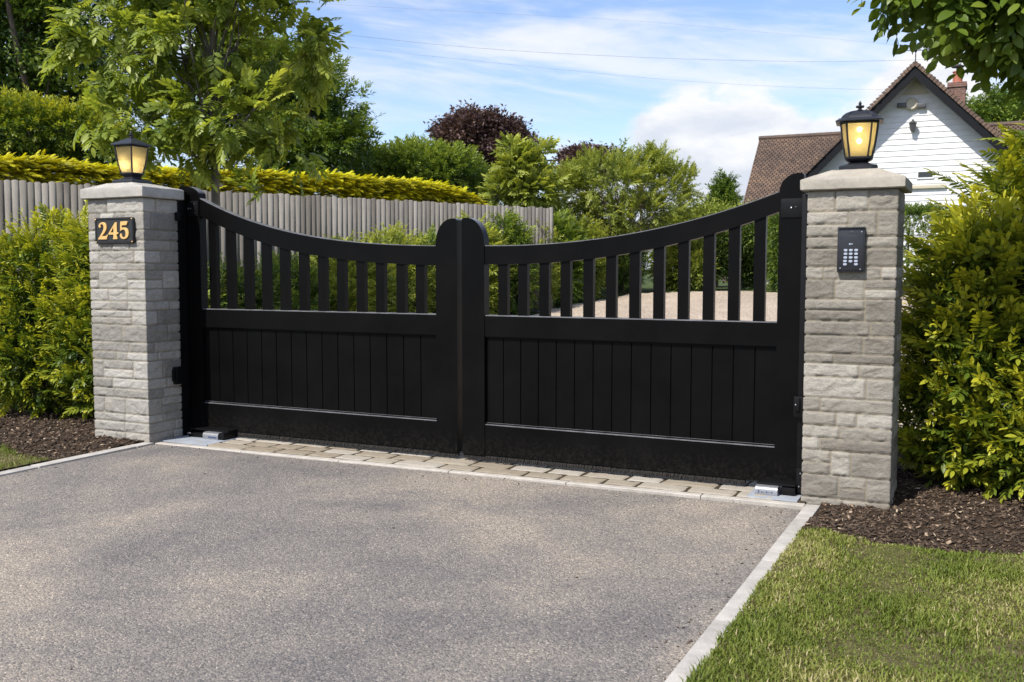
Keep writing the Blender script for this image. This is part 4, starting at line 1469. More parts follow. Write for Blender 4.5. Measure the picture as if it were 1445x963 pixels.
def shoot_spray(length, n, leafL, leafW, full=True, droop=0.1, upright=True, tip=0.5):
    """stem along +Y with leaves set alternately round it; the newest at the tip are paler"""
    mk = leaf_full if full else leaf_simple
    lv = [mk(leafL, leafW, 0.22, 0.1 + 0.25*rnd.random()) for _ in range(4)]
    items = []
    bx, bz = 0.12*(rnd.random()-.5), -droop
    P = lambda t: np.array((bx*length*t*t, length*t, bz*length*t*t))
    for k in range(n):
        t = 0.12 + 0.88*k/(n - 1)
        s = 1 if k % 2 else -1
        a = math.radians(62 - 34*t + 18*(rnd.random() - .5))
        az = (0.35*(rnd.random() - .5)) + (math.pi/2 if (k // 2) % 2 and upright else 0)
        d = np.array((s*math.sin(a)*math.cos(az), math.cos(a), s*math.sin(a)*math.sin(az) + 0.1))
        sz = (1.0 - 0.35*max(0, t - 0.6)/0.4) * (0.85 + 0.3*rnd.random())
        items.append((P(t), frame(d, roll=0.7*(rnd.random() - .5)), sz, 0.15 + tip*t + 0.25*(rnd.random() - .5)))
    return add_stem(compose(items, lv), [P(t) for t in (0, .25, .5, .75, 1)], 0.003 * length / 0.2)

def shoot_cluster(radius, n, leafL, leafW, full=False):
    lv = [leaf_simple(leafL, leafW, 0.3, 0.1 + 0.2*rnd.random()) for _ in range(4)]
    items = []
    for k in range(n):
        p = np.array([rnd.gauss(0, 1) for _ in range(3)]) * radius * 0.5 + np.array((0, radius*0.6, 0))
        d = np.array([rnd.gauss(0, 0.8), 0.7 + rnd.gauss(0, 0.5), rnd.gauss(-0.1, 0.5)])
        items.append((p, frame(d, roll=1.2*(rnd.random() - .5)), 0.7 + 0.6*rnd.random(), min(1, max(0, 0.45 + 0.25*rnd.gauss(0, 1)))))
    return compose(items, lv)

def shoot_conifer(length, leafL, leafW, n=9):
    """flat spray of scale-leaf fans, as of a clipped conifer hedge"""
    lv = [leaf_simple(leafL, leafW, 0.15, 0.25) for _ in range(3)]
    items = []
    for k in range(n):
        t = k / (n - 1)
        for s in (-1, 1):
            a = math.radians(48 - 30*t + 10*(rnd.random() - .5))
            items.append(((0, length*t*0.8, -0.15*length*t*t), frame((s*math.sin(a), math.cos(a), -0.15 + 0.2*(rnd.random()-.5)), roll=0.4*(rnd.random()-.5)), (0.6 + 0.6*math.sin(math.pi*(0.2 + 0.6*t))) , 0.25 + 0.6*t + 0.2*(rnd.random()-.5)))
    return compose(items, lv)

def scatter(shoots, pos, dirs, scale, tint_shift, up=None, roll=0.35):
    """places shoot templates; returns merged V, T, tint"""
    N = len(pos)
    pos = np.asarray(pos); dirs = norm(np.asarray(dirs))
    upv = np.tile(np.array((0.0, 0, 1.0)), (N, 1)) + 0.15 * rng.standard_normal((N, 3)) if up is None else up
    x = norm(np.cross(dirs, upv)); z = np.cross(x, dirs)
    ro = rng.normal(0, roll, N)
    c, s = np.cos(ro)[:, None], np.sin(ro)[:, None]
    X = c*x + s*z; Z = -s*x + c*z
    R = np.stack([X, dirs, Z], 2)            # columns
    pick = rng.integers(0, len(shoots), N)
    Vs, Ts, As, off = [], [], [], 0
    for k, (V, T, A) in enumerate(shoots):
        idx = np.where(pick == k)[0]
        if not len(idx): continue
        W = np.einsum('nij,vj->nvi', R[idx], V) * scale[idx][:, None, None] + pos[idx][:, None]
        n, v = len(idx), len(V)
        Vs.append(W.reshape(-1, 3))
        Ts.append((T[None] + (off + np.arange(n)*v)[:, None, None]).reshape(-1, 3))
        As.append((A[None] + tint_shift[idx][:, None]).ravel())
        off += n*v
    return np.concatenate(Vs), np.concatenate(Ts), np.clip(np.concatenate(As), 0, 1)

def sample_blobs(blobs, n, shell=0.14, clumps=None, clump_sd=0.2):
    """points near the skin of a union of ellipsoids; returns points, outward normals, blob index"""
    C = np.array([b[0] for b in blobs], float); Rr = np.array([b[1] for b in blobs], float)
    area = (Rr[:, 0]*Rr[:, 1] + Rr[:, 1]*Rr[:, 2] + Rr[:, 0]*Rr[:, 2])
    if clumps:
        P0, N0 = sample_blobs(blobs, clumps, shell)
        pick = rng.integers(0, len(P0), n)
        rad = (Rr.mean() * clump_sd)
        P = P0[pick] + rng.normal(0, 1, (n, 3)) * rad * np.array((1, 1, 0.7))
        return P, norm(N0[pick] + 0.45*norm(rng.normal(0, 1, (n, 3))))
    P, Nn = [], []
    tot = 0
    while tot < n:
        m = n * 2
        b = rng.choice(len(blobs), m, p=area/area.sum())
        d = norm(rng.normal(0, 1, (m, 3)))
        f = 1 - np.abs(rng.normal(0, shell, m))
        p = C[b] + d * Rr[b] * f[:, None]
        q = (p[:, None] - C[None]) / Rr[None]
        dist = np.linalg.norm(q, axis=2)
        dist[np.arange(m), b] = 9
        ok = dist.min(1) > 0.80
        P.append(p[ok]); Nn.append(norm(d[ok] / Rr[b][ok])); tot += ok.sum()
    return np.concatenate(P)[:n], np.concatenate(Nn)[:n]

def tubes_mesh(name, paths, mat, parent, n=6):
    V, Q, off = [], [], 0
    for pts, radii in paths:
        pts = np.asarray(pts, float)
        m = len(pts)
        tg = norm(np.gradient(pts, axis=0))
        a = np.cross(tg[0], (0.3, 0.5, 0.81)); a /= np.linalg.norm(a)
        for i in range(m):
            a = a - tg[i]*np.dot(a, tg[i]); a /= np.linalg.norm(a)
            b = np.cross(tg[i], a)
            for k in range(n):
                t = 2*math.pi*k/n
                V.append(pts[i] + (a*math.cos(t) + b*math.sin(t))*radii[i])
        for i in range(m - 1):
            for k in range(n):
                Q.append((off + i*n + k, off + i*n + (k+1) % n, off + (i+1)*n + (k+1) % n, off + (i+1)*n + k))
        off += m*n
    return np_mesh(name, V, quads=Q, mat=mat, parent=parent, smooth=True)

def bough(p0, p1, sag=0.0, wob=0.06, n=7):
    p0 = np.array(p0, float); p1 = np.array(p1, float)
    L_ = np.linalg.norm(p1 - p0)
    out = []
    ph = rng.normal(0, 1, 3)
    for i in range(n):
        t = i/(n - 1)
        p = p0 + (p1 - p0)*t
        p[2] += sag*L_*math.sin(math.pi*t)
        p = p + ph*wob*L_*math.sin(math.pi*t)*0.4 + rng.normal(0, 1, 3)*wob*0.15*L_*(t*(1 - t))*4*0.25
        out.append(p)
    return np.array(out)

def foliage_obj(name, parts, mat, parent, origin):
    V = np.concatenate([p[0] for p in parts]); off = 0; Ts = []
    for p in parts:
        Ts.append(p[1] + off); off += len(p[0])
    A = np.concatenate([p[2] for p in parts])
    return np_mesh(name, V - np.array(origin), tris=np.concatenate(Ts), attrs={"tint": A}, mat=mat, parent=parent)

def crown_parts(shoots, blobs, n, scale, shell=0.14, clumps=None, clump_sd=0.2, up=0.5, out=0.8, rand=0.4, inner=0.15, tint_sd=0.12, tint_up=0.0):
    P, Nn = sample_blobs(blobs, n, shell, clumps, clump_sd)
    dirs = Nn*out + np.array((0, 0, up)) + rand*rng.normal(0, 1, P.shape)*0.6
    sc = scale*(0.75 + 0.5*rng.random(len(P)))
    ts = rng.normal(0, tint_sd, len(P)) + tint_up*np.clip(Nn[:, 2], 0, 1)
    out_ = [scatter(shoots, P, dirs, sc, ts)]
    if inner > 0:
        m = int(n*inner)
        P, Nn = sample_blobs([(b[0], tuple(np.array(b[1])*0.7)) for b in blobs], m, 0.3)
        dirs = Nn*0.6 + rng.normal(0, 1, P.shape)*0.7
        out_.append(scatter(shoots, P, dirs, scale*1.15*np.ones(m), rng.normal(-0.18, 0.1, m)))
    return out_

def tree(name, label, cat, base, blobs, shoots, n, scale, mat, trunk_r=0.12, bark="bark", limbs=16, group=None, trunk_top=None, low=0.25, **kw):
    base = np.array(base, float)
    e = empty(name, tuple(base), label, cat, group)
    C = np.array([b[0] for b in blobs], float)
    centre = C.mean(0)
    ttop = np.array(trunk_top) if trunk_top is not None else np.array((base[0]*0.4 + centre[0]*0.6, base[1]*0.4 + centre[1]*0.6, max(centre[2], base[2] + 0.6)))
    tp = bough(base - np.array((0, 0, 0.1)), ttop, 0.0, 0.03, 10)
    paths = [(tp, [trunk_r*(1 - 0.55*i/9) for i in range(10)])]
    if limbs:
        P, _ = sample_blobs(blobs, limbs, 0.25)
        for p in P:
            t = low + (0.95 - low)*rng.random()
            i = int(t*9)
            start = tp[i]
            if p[2] < start[2] - 0.3: start = tp[max(2, int(low*9), i - 4)]
            r0 = trunk_r*(0.45 if low < 0.5 else 0.30)*(0.6 + 0.5*rng.random())
            paths.append((bough(start, p, 0.06, 0.12, 7), [max(0.004, r0*(1 - 0.85*k/6)) for k in range(7)]))
    tubes_mesh("trunk", [(p - base, r) for p, r in paths], M[bark], e, 7)
    foliage_obj("crown", crown_parts(shoots, blobs, n, scale, **kw), mat, e, base)
    return e

# shoot templates
SH = {}
SH["walnut"] = [shoot_pinnate(0.27, 5, 0.105, 0.044, True, 0.40) for _ in range(4)] + [shoot_spray(0.27, 10, 0.105, 0.050, True, 0.28, False, 0.45) for _ in range(4)]
SH["hedge_r"] = [shoot_spray(0.26, 13, 0.074, 0.028, True, 0.05, True, 0.75) for _ in range(5)] + [shoot_pinnate(0.26, 7, 0.064, 0.024, True, 0.3) for _ in range(3)]
SH["hedge_l"] = [shoot_spray(0.24, 13, 0.066, 0.025, True, 0.05, True, 0.75) for _ in range(4)] + [shoot_pinnate(0.24, 7, 0.062, 0.021, True, 0.25) for _ in range(3)]
SH["feather"] = [shoot_pinnate(0.34, 11, 0.054, 0.018, True, 0.40) for _ in range(4)]
SH["cluster"] = [shoot_cluster(0.22, 16, 0.10, 0.05) for _ in range(5)]
SH["cluster_small"] = [shoot_cluster(0.20, 20, 0.075, 0.035) for _ in range(5)]
SH["spray_mid"] = [shoot_spray(0.30, 11, 0.11, 0.045, False, 0.15, True, 0.5) for _ in range(5)]
SH["spray_small"] = [shoot_spray(0.24, 12, 0.07, 0.028, False, 0.1, True, 0.5) for _ in range(5)]
SH["conifer"] = [shoot_conifer(0.26, 0.085, 0.022) for _ in range(5)]
SH["border_a"] = [shoot_pinnate(0.30, 6, 0.085, 0.030, False, 0.4) for _ in range(4)]
SH["border_b"] = [shoot_spray(0.30, 11, 0.095, 0.036, False, 0.15, True, 0.55) for _ in range(4)]
SH["feather_far"] = [shoot_spray(0.34, 15, 0.075, 0.030, False, 0.2, True, 0.45) for _ in range(3)] + [shoot_pinnate(0.34, 8, 0.07, 0.026, False, 0.35) for _ in range(3)]
SH["overhang"] = [shoot_spray(0.26, 9, 0.105, 0.055, True, 0.35, False, 0.35) for _ in range(5)]

def px_blob(u, v, depth, ru, rv, rd=None):
    c = at(u, v, depth)
    k = depth/FPX
    a, b = ru*k, rv*k
    return (tuple(c), (a, rd if rd else a, b))

# ================================================================= HEDGES BESIDE THE PILLARS
def shrub(name, label, cat, base, blobs, shoots, n, scale, mat, stems=14, group=None, arch=0, **kw):
    base = np.array(base, float)
    e = empty(name, tuple(base), label, cat, group)
    P, _ = sample_blobs(blobs, stems, 0.2)
    paths = []
    for p in P:
        b0 = base + np.array((rng.normal(0, 0.18), rng.normal(0, 0.14), -0.05))
        b0[0] = base[0]*0.6 + p[0]*0.4 + rng.normal(0, 0.05); b0[1] = base[1]*0.65 + p[1]*0.35
        b0[2] = base[2] - 0.05
        paths.append((bough(b0, p, 0.02, 0.06, 6), [0.014*(1 - 0.75*k/5) + 0.003 for k in range(6)]))
    tubes_mesh("stems", [(p - base, r) for p, r in paths], M["bark"], e, 5)
    foliage_obj("foliage", crown_parts(shoots, blobs, n, scale, **kw), mat, e, base)
    return e

GH = "shrubs of the hedges beside the pillars"
# right: a broad shrub close to the pillar, a second one beyond it to the right, a tall feathery one behind
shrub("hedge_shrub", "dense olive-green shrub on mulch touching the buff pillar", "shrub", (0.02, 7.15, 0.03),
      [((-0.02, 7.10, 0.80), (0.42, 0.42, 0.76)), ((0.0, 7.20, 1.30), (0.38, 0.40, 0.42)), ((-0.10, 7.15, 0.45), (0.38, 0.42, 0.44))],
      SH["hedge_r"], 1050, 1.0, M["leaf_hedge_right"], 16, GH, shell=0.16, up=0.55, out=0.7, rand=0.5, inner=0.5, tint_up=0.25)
shrub("hedge_shrub", "dense olive-green shrub at the right edge, above the bark mulch", "shrub", (0.75, 6.95, 0.03),
      [((0.72, 6.95, 0.80), (0.55, 0.45, 0.74)), ((0.72, 7.05, 1.35), (0.50, 0.42, 0.45)), ((0.55, 6.88, 0.45), (0.5, 0.42, 0.43)), ((1.3, 7.05, 1.0), (0.55, 0.5, 0.95))],
      SH["hedge_r"], 1600, 1.0, M["leaf_hedge_right"], 20, GH, shell=0.16, up=0.55, out=0.7, rand=0.5, inner=0.45, tint_up=0.25)
shrub("feathery_shrub", "tall shrub with arching feathery shoots in front of the white gable", "shrub", (0.62, 8.25, 0.03),
      [((0.32, 7.9, 1.75), (0.40, 0.42, 0.42)), ((0.70, 7.95, 2.05), (0.46, 0.45, 0.50)), ((1.05, 8.0, 2.3), (0.55, 0.5, 0.62)), ((0.8, 8.1, 1.3), (0.8, 0.5, 0.8)), ((0.02, 7.65, 1.62), (0.24, 0.25, 0.40)), ((0.45, 7.8, 2.2), (0.2, 0.2, 0.25))],
      SH["feather"], 1250, 1.05, M["leaf_hedge_right"], 22, None, shell=0.20, up=0.45, out=0.9, rand=0.6, inner=0.35, tint_up=0.25)
# left
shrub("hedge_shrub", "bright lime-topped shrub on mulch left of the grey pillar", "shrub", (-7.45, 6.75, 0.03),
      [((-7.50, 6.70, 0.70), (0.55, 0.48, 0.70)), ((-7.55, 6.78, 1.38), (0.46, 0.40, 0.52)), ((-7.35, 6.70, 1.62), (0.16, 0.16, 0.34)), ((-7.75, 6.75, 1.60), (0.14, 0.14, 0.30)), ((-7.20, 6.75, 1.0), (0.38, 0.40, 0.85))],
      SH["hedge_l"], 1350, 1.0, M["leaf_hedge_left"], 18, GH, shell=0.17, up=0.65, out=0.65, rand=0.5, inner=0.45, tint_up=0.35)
shrub("hedge_shrub", "bright lime-topped shrub at the left edge of the photo", "shrub", (-8.5, 6.75, 0.03),
      [((-8.45, 6.65, 0.70), (0.65, 0.5, 0.72)), ((-8.40, 6.75, 1.35), (0.50, 0.42, 0.48)), ((-8.30, 6.75, 1.60), (0.15, 0.15, 0.32)), ((-9.2, 6.8, 0.9), (0.6, 0.5, 0.8))],
      SH["hedge_l"], 1500, 1.0, M["leaf_hedge_left"], 18, GH, shell=0.17, up=0.65, out=0.65, rand=0.5, inner=0.45, tint_up=0.35)

# ================================================================= FENCE + GOLDEN HEDGE
FA = np.array((-12.6, 7.75)); FB = np.array((-7.80, 17.75))
FTOP = 2.648
def build_fence():
    d = (FB - FA); Ltot = np.linalg.norm(d); d /= Ltot
    nrm = np.array((d[1], -d[0]))          # towards the drive
    ang = math.atan2(d[1], d[0])
    e = empty("picket_fence", (FA[0], FA[1], ground_z(*FA)), "weathered grey close-board fence with rounded board tops below the golden hedge", "fence")
    e.rotation_euler = (0, 0, ang)
    z0e = ground_z(*FA)
    V, Q, A = [], [], []
    T = []
    off = 0
    x = -2.5
    while x < Ltot:
        w = 0.080 + 0.020*rnd.random()
        top = FTOP - z0e + 0.03*(rnd.random() - .5)
        gx = FA + d*x
        bot = ground_z(*gx) - 0.05 - z0e
        t = 0.018; yo = 0.0008*(rnd.random() - .5)
        n = 6
        prof = [(x, bot), (x + w, bot), (x + w, top - 0.022)]
        for k in range(1, n):
            a = math.pi*k/n
            prof.append((x + w/2 + w/2*math.cos(a), top - 0.022 + 0.022*math.sin(a)))
        prof.append((x, top - 0.022))
        m = len(prof)
        r = rnd.random()
        for yy in (-t/2 + yo, t/2 + yo):
            V += [(px_, yy, pz) for px_, pz in prof]
        A += [r]*(2*m)
        for k in range(1, m - 1):
            T.append((off, off + k, off + k + 1)); T.append((off + m, off + m + k + 1, off + m + k))
        for k in range(m):
            j = (k + 1) % m
            Q.append((off + k, off + m + k, off + m + j, off + j))
        off += 2*m
        x += w + 0.002 + 0.002*rnd.random()
    np_mesh("boards", V, tris=T, quads=Q, attrs={"tint": A}, mat=M["fence"], parent=e)
    for zz in (0.45, 1.25, 1.9):
        mb = MB()
        mb.box(-2.5, Ltot, 0.014, 0.055, zz, zz + 0.09, 0.0)
        o = mb.build("rail", M["fence"], e)
    x = -2.4
    while x < Ltot:
        gx = FA + d*x
        mb = MB(); b_ = ground_z(*gx) - 0.1 - z0e
        mb.box(x, x + 0.09, 0.057, 0.147, b_, FTOP - z0e - 0.06, 0.004)
        mb.build("post", M["fence"], e)
        x += 2.4
build_fence()

def golden_hedge():
    d = (FB - FA); Ltot = np.linalg.norm(d); d = d/Ltot
    back = np.array((-d[1], d[0]))
    e = empty("golden_hedge", (FA[0] + back[0]*0.75, FA[1] + back[1]*0.75, ground_z(*FA)), "clipped golden conifer hedge rising behind the grey fence", "hedge")
    org = np.array(e.location)
    N = 15000
    s = -2.5 + (Ltot + 1.0)*rng.random(N)
    # surface: front face above the fence, top, a little of the back
    face = rng.random(N)
    top = 2.90 + 0.012*s + 0.03*np.sin(s*1.3) + 0.02*np.sin(s*4.1)
    end = np.clip((Ltot - 1.5 - s)/0.9, 0, 1)
    depth = np.where(face < 0.5, 0.40 + rng.normal(0, 0.05, N), 0.40 + 0.95*rng.random(N))
    z = np.where(face < 0.5, 2.45 + (top - 2.45)*rng.random(N)**0.8, top + rng.normal(0, 0.04, N))
    z = np.minimum(z, top) 
    z = 2.3 + (z - 2.3)*(0.35 + 0.65*np.sqrt(end))
    P = np.stack([FA[0] + d[0]*s + back[0]*depth, FA[1] + d[1]*s + back[1]*depth, z], 1)
    outw = np.where((face < 0.5)[:, None], np.array((-back[0], -back[1], 0.25))[None], np.array((-back[0]*0.4, -back[1]*0.4, 0.8))[None])
    dirs = outw*0.75 + np.array((d[0], d[1], 0))[None]*1.0 + 0.30*rng.normal(0, 1, (N, 3))
    sc = 0.5 + 0.35*rng.random(N)
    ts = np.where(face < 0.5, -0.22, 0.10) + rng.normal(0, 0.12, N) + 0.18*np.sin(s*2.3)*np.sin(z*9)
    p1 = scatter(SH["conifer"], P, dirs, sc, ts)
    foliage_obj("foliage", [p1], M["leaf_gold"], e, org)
    paths = []
    for k in range(26):
        s_ = -2.3 + (Ltot - 0.2)*k/25
        q = FA + d*s_ + back*0.7
        g = ground_z(q[0], q[1]) - 0.05
        paths.append((bough((q[0], q[1], g), (q[0] + rng.normal(0, .05), q[1], 2.75), 0, 0.03, 5), [0.05, 0.04, 0.035, 0.025, 0.012]))
    tubes_mesh("stems", [(p - org, r) for p, r in paths], M["bark"], e, 6)
golden_hedge()

# ================================================================= TREES AND SHRUBS BEHIND
# young pinnate tree between the gate and the fence
def young_tree():
    dp = 11.6
    base = at(303, 470, dp); base = np.array((base[0], base[1], ground_z(base[0], base[1])))
    blobs = [px_blob(285, 55, dp, 110, 65, 0.9), px_blob(190, 85, dp, 80, 50, 0.8), px_blob(390, 60, dp + .2, 65, 50, 0.7), px_blob(330, 160, dp, 95, 45, 0.8),
             px_blob(195, 170, dp - .2, 70, 30, 0.6), px_blob(385, 205, dp, 45, 22, 0.5), px_blob(440, 95, dp, 40, 14, 0.35), px_blob(430, 10, dp, 40, 22, 0.4), px_blob(468, 85, dp, 20, 12, 0.2), px_blob(450, 55, dp, 14, 12, 0.2), px_blob(370, 265, dp - .3, 28, 8, 0.3), px_blob(280, -50, dp, 160, 70, 0.9), px_blob(165, 25, dp, 50, 50, 0.6), px_blob(270, 215, dp, 50, 18, 0.4)]
    tree("young_tree", "young light-green tree with pinnate leaves between gate and fence", "tree", base, blobs, SH["walnut"], 1750, 0.95, M["leaf_walnut"],
         trunk_r=0.066, bark="bark_grey", limbs=44, trunk_top=at(298, -40, dp), low=0.58, shell=0.33, clumps=170, clump_sd=0.22, up=0.12, out=0.75, rand=0.5, inner=0.04, tint_sd=0.18, tint_up=0.12)
young_tree()

def bg_tree(name, label, cat, specs, depth, shoots, n, scale, mat, trunk_u=None, trunk_r=0.14, group=None, **kw):
    blobs = [px_blob(u, v, depth + dd, ru, rv, rd) for (u, v, ru, rv, dd, rd) in specs]
    uu = trunk_u if trunk_u is not None else specs[0][0]
    b = at(uu, 420, depth)
    g = ground_z(b[0], b[1])
    return tree(name, label, cat, (b[0], b[1], g), blobs, shoots, n, scale, mat, trunk_r=trunk_r, group=group, **kw)

bg_tree("dark_tree", "big dark broadleaf tree in the top left corner", "tree",
        [(40, 60, 120, 80, 0, 2.0), (120, 20, 90, 70, 1, 1.8), (-60, 120, 120, 100, 0, 2.0), (60, 160, 100, 60, 0.5, 1.6), (130, 130, 55, 60, 1, 1.4), (-20, -60, 150, 90, 0, 2.2)], 21.0,
        SH["cluster"], 4300, 1.0, M["leaf_mid"], trunk_u=60, trunk_r=0.22, shell=0.2, clumps=210, clump_sd=0.17, inner=0.3, up=0.2, tint_up=0.25)
bg_tree("laurel_shrub", "glossy laurel above the golden hedge at the left edge", "shrub",
        [(20, 185, 70, 38, 0, 1.0), (95, 190, 55, 34, 0.3, 0.9), (-60, 190, 70, 50, 0, 1.0), (150, 212, 45, 26, 0.4, 0.7)], 17.2,
        SH["spray_mid"], 2000, 0.85, M["leaf_hedge_left"], trunk_u=50, trunk_r=0.08, shell=0.2, inner=0.3, up=0.3, tint_up=0.25)
bg_tree("dark_tree", "dark green tree half hidden by the young tree, right of its crown", "tree",
        [(440, 165, 50, 60, 0, 1.1), (400, 120, 60, 60, 0.5, 1.2), (470, 205, 42, 38, 0, 0.9), (420, 215, 60, 40, 0, 1.0), (340, 130, 60, 80, 0.6, 1.2)], 20.0,
        SH["spray_mid"], 2900, 1.05, M["leaf_mid"], trunk_u=430, trunk_r=0.15, shell=0.2, clumps=150, clump_sd=0.2, inner=0.35, up=0.35, tint_up=0.2)
bg_tree("dark_shrub", "dark evergreen shrub above the golden hedge in the middle", "shrub",
        [(590, 240, 55, 30, 0, 1.2), (530, 244, 40, 26, 0.3, 1.0), (640, 250, 38, 34, 0, 1.0), (560, 268, 85, 28, 0, 1.0)], 23.0,
        SH["spray_mid"], 2600, 0.9, M["leaf_mid"], trunk_u=590, trunk_r=0.12, shell=0.18, inner=0.4, up=0.4, tint_up=0.45, tint_sd=0.18)
bg_tree("copper_beech", "purple-leaved copper beech on the skyline above the hedge", "tree",
        [(680, 200, 52, 30, 0, 2.0), (645, 200, 28, 18, 0, 1.2), (722, 205, 28, 22, 0, 1.2), (690, 230, 60, 34, 0, 2.0), (830, 236, 38, 10, 0, 1.0)], 42.0,
        SH["cluster"], 4200, 1.5, M["leaf_copper"], trunk_u=685, trunk_r=0.35, limbs=30, shell=0.25, clumps=120, clump_sd=0.14, inner=0.25, up=0.3)
bg_tree("leafy_tree", "bright green large-leaved young tree right of the dark evergreen", "tree",
        [(735, 240, 24, 28, 0, 0.6), (712, 268, 22, 26, 0.3, 0.5), (765, 215, 12, 8, 0, 0.3), (758, 270, 30, 28, 0, 0.6), (722, 210, 10, 8, 0, 0.25)], 21.0,
        SH["walnut"], 620, 0.95, M["leaf_light"], trunk_u=735, trunk_r=0.07, shell=0.3, inner=0.25, up=0.35, tint_up=0.15)
bg_tree("feathery_tree", "spreading pale green feathery tree above the right gate leaf", "tree",
        [(870, 262, 70, 38, 0, 1.3), (800, 280, 52, 34, 0.2, 1.0), (925, 272, 48, 34, 0, 1.0), (890, 300, 80, 34, 0, 1.2), (960, 262, 20, 12, 0, 0.5), (845, 240, 30, 14, 0, 0.7), (912, 234, 32, 14, 0, 0.6), (815, 312, 70, 35, 0, 1.0)], 22.5,
        SH["feather_far"], 2500, 1.0, M["leaf_light"], trunk_u=880, trunk_r=0.07, limbs=34, shell=0.28, clumps=300, clump_sd=0.15, inner=0.2, up=0.4, tint_up=0.1)
bg_tree("young_conifer", "small blue-green conifer on the skyline left of the brown roof", "tree",
        [(1020, 290, 16, 12, 0, 0.5), (1021, 273, 10, 9, 0, 0.4), (1022, 258, 4, 8, 0, 0.2)], 40.0,
        SH["spray_mid"], 380, 1.5, M["leaf_mid"], trunk_u=1022, trunk_r=0.10, limbs=8, shell=0.25, inner=0.3, up=0.4)
bg_tree("green_shrub", "mid-green bushy shrub just left of the brown roof", "shrub",
        [(1005, 318, 34, 18, 0, 1.0), (1050, 322, 28, 14, 0.5, 0.9), (965, 326, 36, 22, 0, 1.0), (1045, 345, 50, 40, 0.8, 1.0), (985, 350, 55, 40, 0, 1.0)], 27.0,
        SH["cluster_small"], 2300, 1.2, M["leaf_light"], trunk_u=1010, trunk_r=0.08, shell=0.22, clumps=120, clump_sd=0.2, inner=0.3, up=0.4)
bg_tree("dark_shrub", "dark bare-stemmed shrub beyond the gravel, seen between the spindles", "shrub",
        [(1050, 340, 34, 26, 0, 0.7), (1020, 345, 30, 34, 0, 0.7), (1060, 365, 30, 36, 0.3, 0.6)], 23.6,
        SH["cluster_small"], 1100, 1.0, M["leaf_dark"], trunk_u=1045, trunk_r=0.05, limbs=26, shell=0.22, inner=0.3, up=0.2)
bg_tree("skyline_tree", "bushy tree on the skyline right of the chimney", "tree",
        [(1410, 175, 48, 34, 0, 2.0), (1380, 195, 30, 28, 0, 1.5), (1450, 165, 45, 40, 0, 2.0), (1500, 190, 70, 60, 0, 2.0)], 44.0,
        SH["cluster"], 2400, 1.5, M["leaf_mid"], trunk_u=1420, trunk_r=0.25, shell=0.22, clumps=120, clump_sd=0.16, inner=0.3, up=0.4)

# border shrubs between the fence and the gravel: each one a shrub of its own
GB = "border shrubs along the gravel"
BORD = [  # x, y, radius, height, material, label
    (-8.85, 8.4, 0.72, 1.45, "leaf_mid", "leafy green border shrub behind the hinge side of the left gate leaf"),
    (-8.95, 9.6, 0.78, 1.40, "leaf_dark", "dark border shrub behind the left gate leaf, under the young tree"),
    (-8.85, 10.8, 0.75, 1.48, "leaf_mid", "green border shrub just right of the young tree's trunk"),
    (-8.75, 12.0, 0.76, 1.62, "leaf_light", "yellow-green border shrub in front of the bare stretch of fence"),
    (-8.65, 13.2, 0.70, 1.76, "leaf_light", "yellow-green border shrub left of the rounded meeting stiles"),
    (-8.55, 14.4, 0.64, 1.70, "leaf_mid", "green border shrub directly behind the rounded meeting stiles"),
    (-8.42, 15.5, 0.56, 1.86, "leaf_light", "yellow-green border shrub just right of the rounded meeting stiles"),
    (-8.30, 16.6, 0.55, 1.92, "leaf_mid", "green border shrub below the right end of the fence"),
    (-8.25, 17.7, 0.60, 1.92, "leaf_light", "pale border shrub past the end of the fence"),
    (-8.20, 18.8, 0.62, 1.90, "leaf_mid", "rounded green border shrub under the feathery tree"),
    (-8.10, 20.0, 0.62, 1.72, "leaf_light", "pale border shrub under the right half of the feathery tree"),
    (-7.75, 21.6, 0.62, 1.50, "leaf_mid", "green border shrub at the far left corner of the gravel"),
    (-6.60, 22.6, 0.70, 1.25, "leaf_light", "pale border shrub along the far edge of the gravel"),
]
for i, (bx, by, rx, hh, mt, lab) in enumerate(BORD):
    g = ground_z(bx, by)
    hz = hh/2 - 0.06
    blobs = [((bx, by, g + hz*0.92), (rx*0.85, rx*0.85, hz*0.95)), ((bx + 0.35*rx, by - 0.45*rx, g + hz*0.6), (rx*0.6, rx*0.6, hz*0.62)), ((bx - 0.3*rx, by + 0.35*rx, g + hz*0.9), (rx*0.6, rx*0.6, hz*0.8)),
             ((bx + 0.1*rx, by - 0.1, g + hz*1.5), (rx*0.42, rx*0.42, hz*0.42)), ((bx + 0.3*rx, by + 0.4*rx, g + hz*1.2), (rx*0.4, rx*0.4, hz*0.5))]
    shrub("border_shrub", lab, "shrub", (bx, by, g), blobs, SH[("border_a", "border_b", "spray_small")[i % 3]], 880, 0.95, M[mt], 10, GB, shell=0.22, up=0.5, out=0.7, rand=0.5, inner=0.35, tint_up=0.28, tint_sd=0.16)

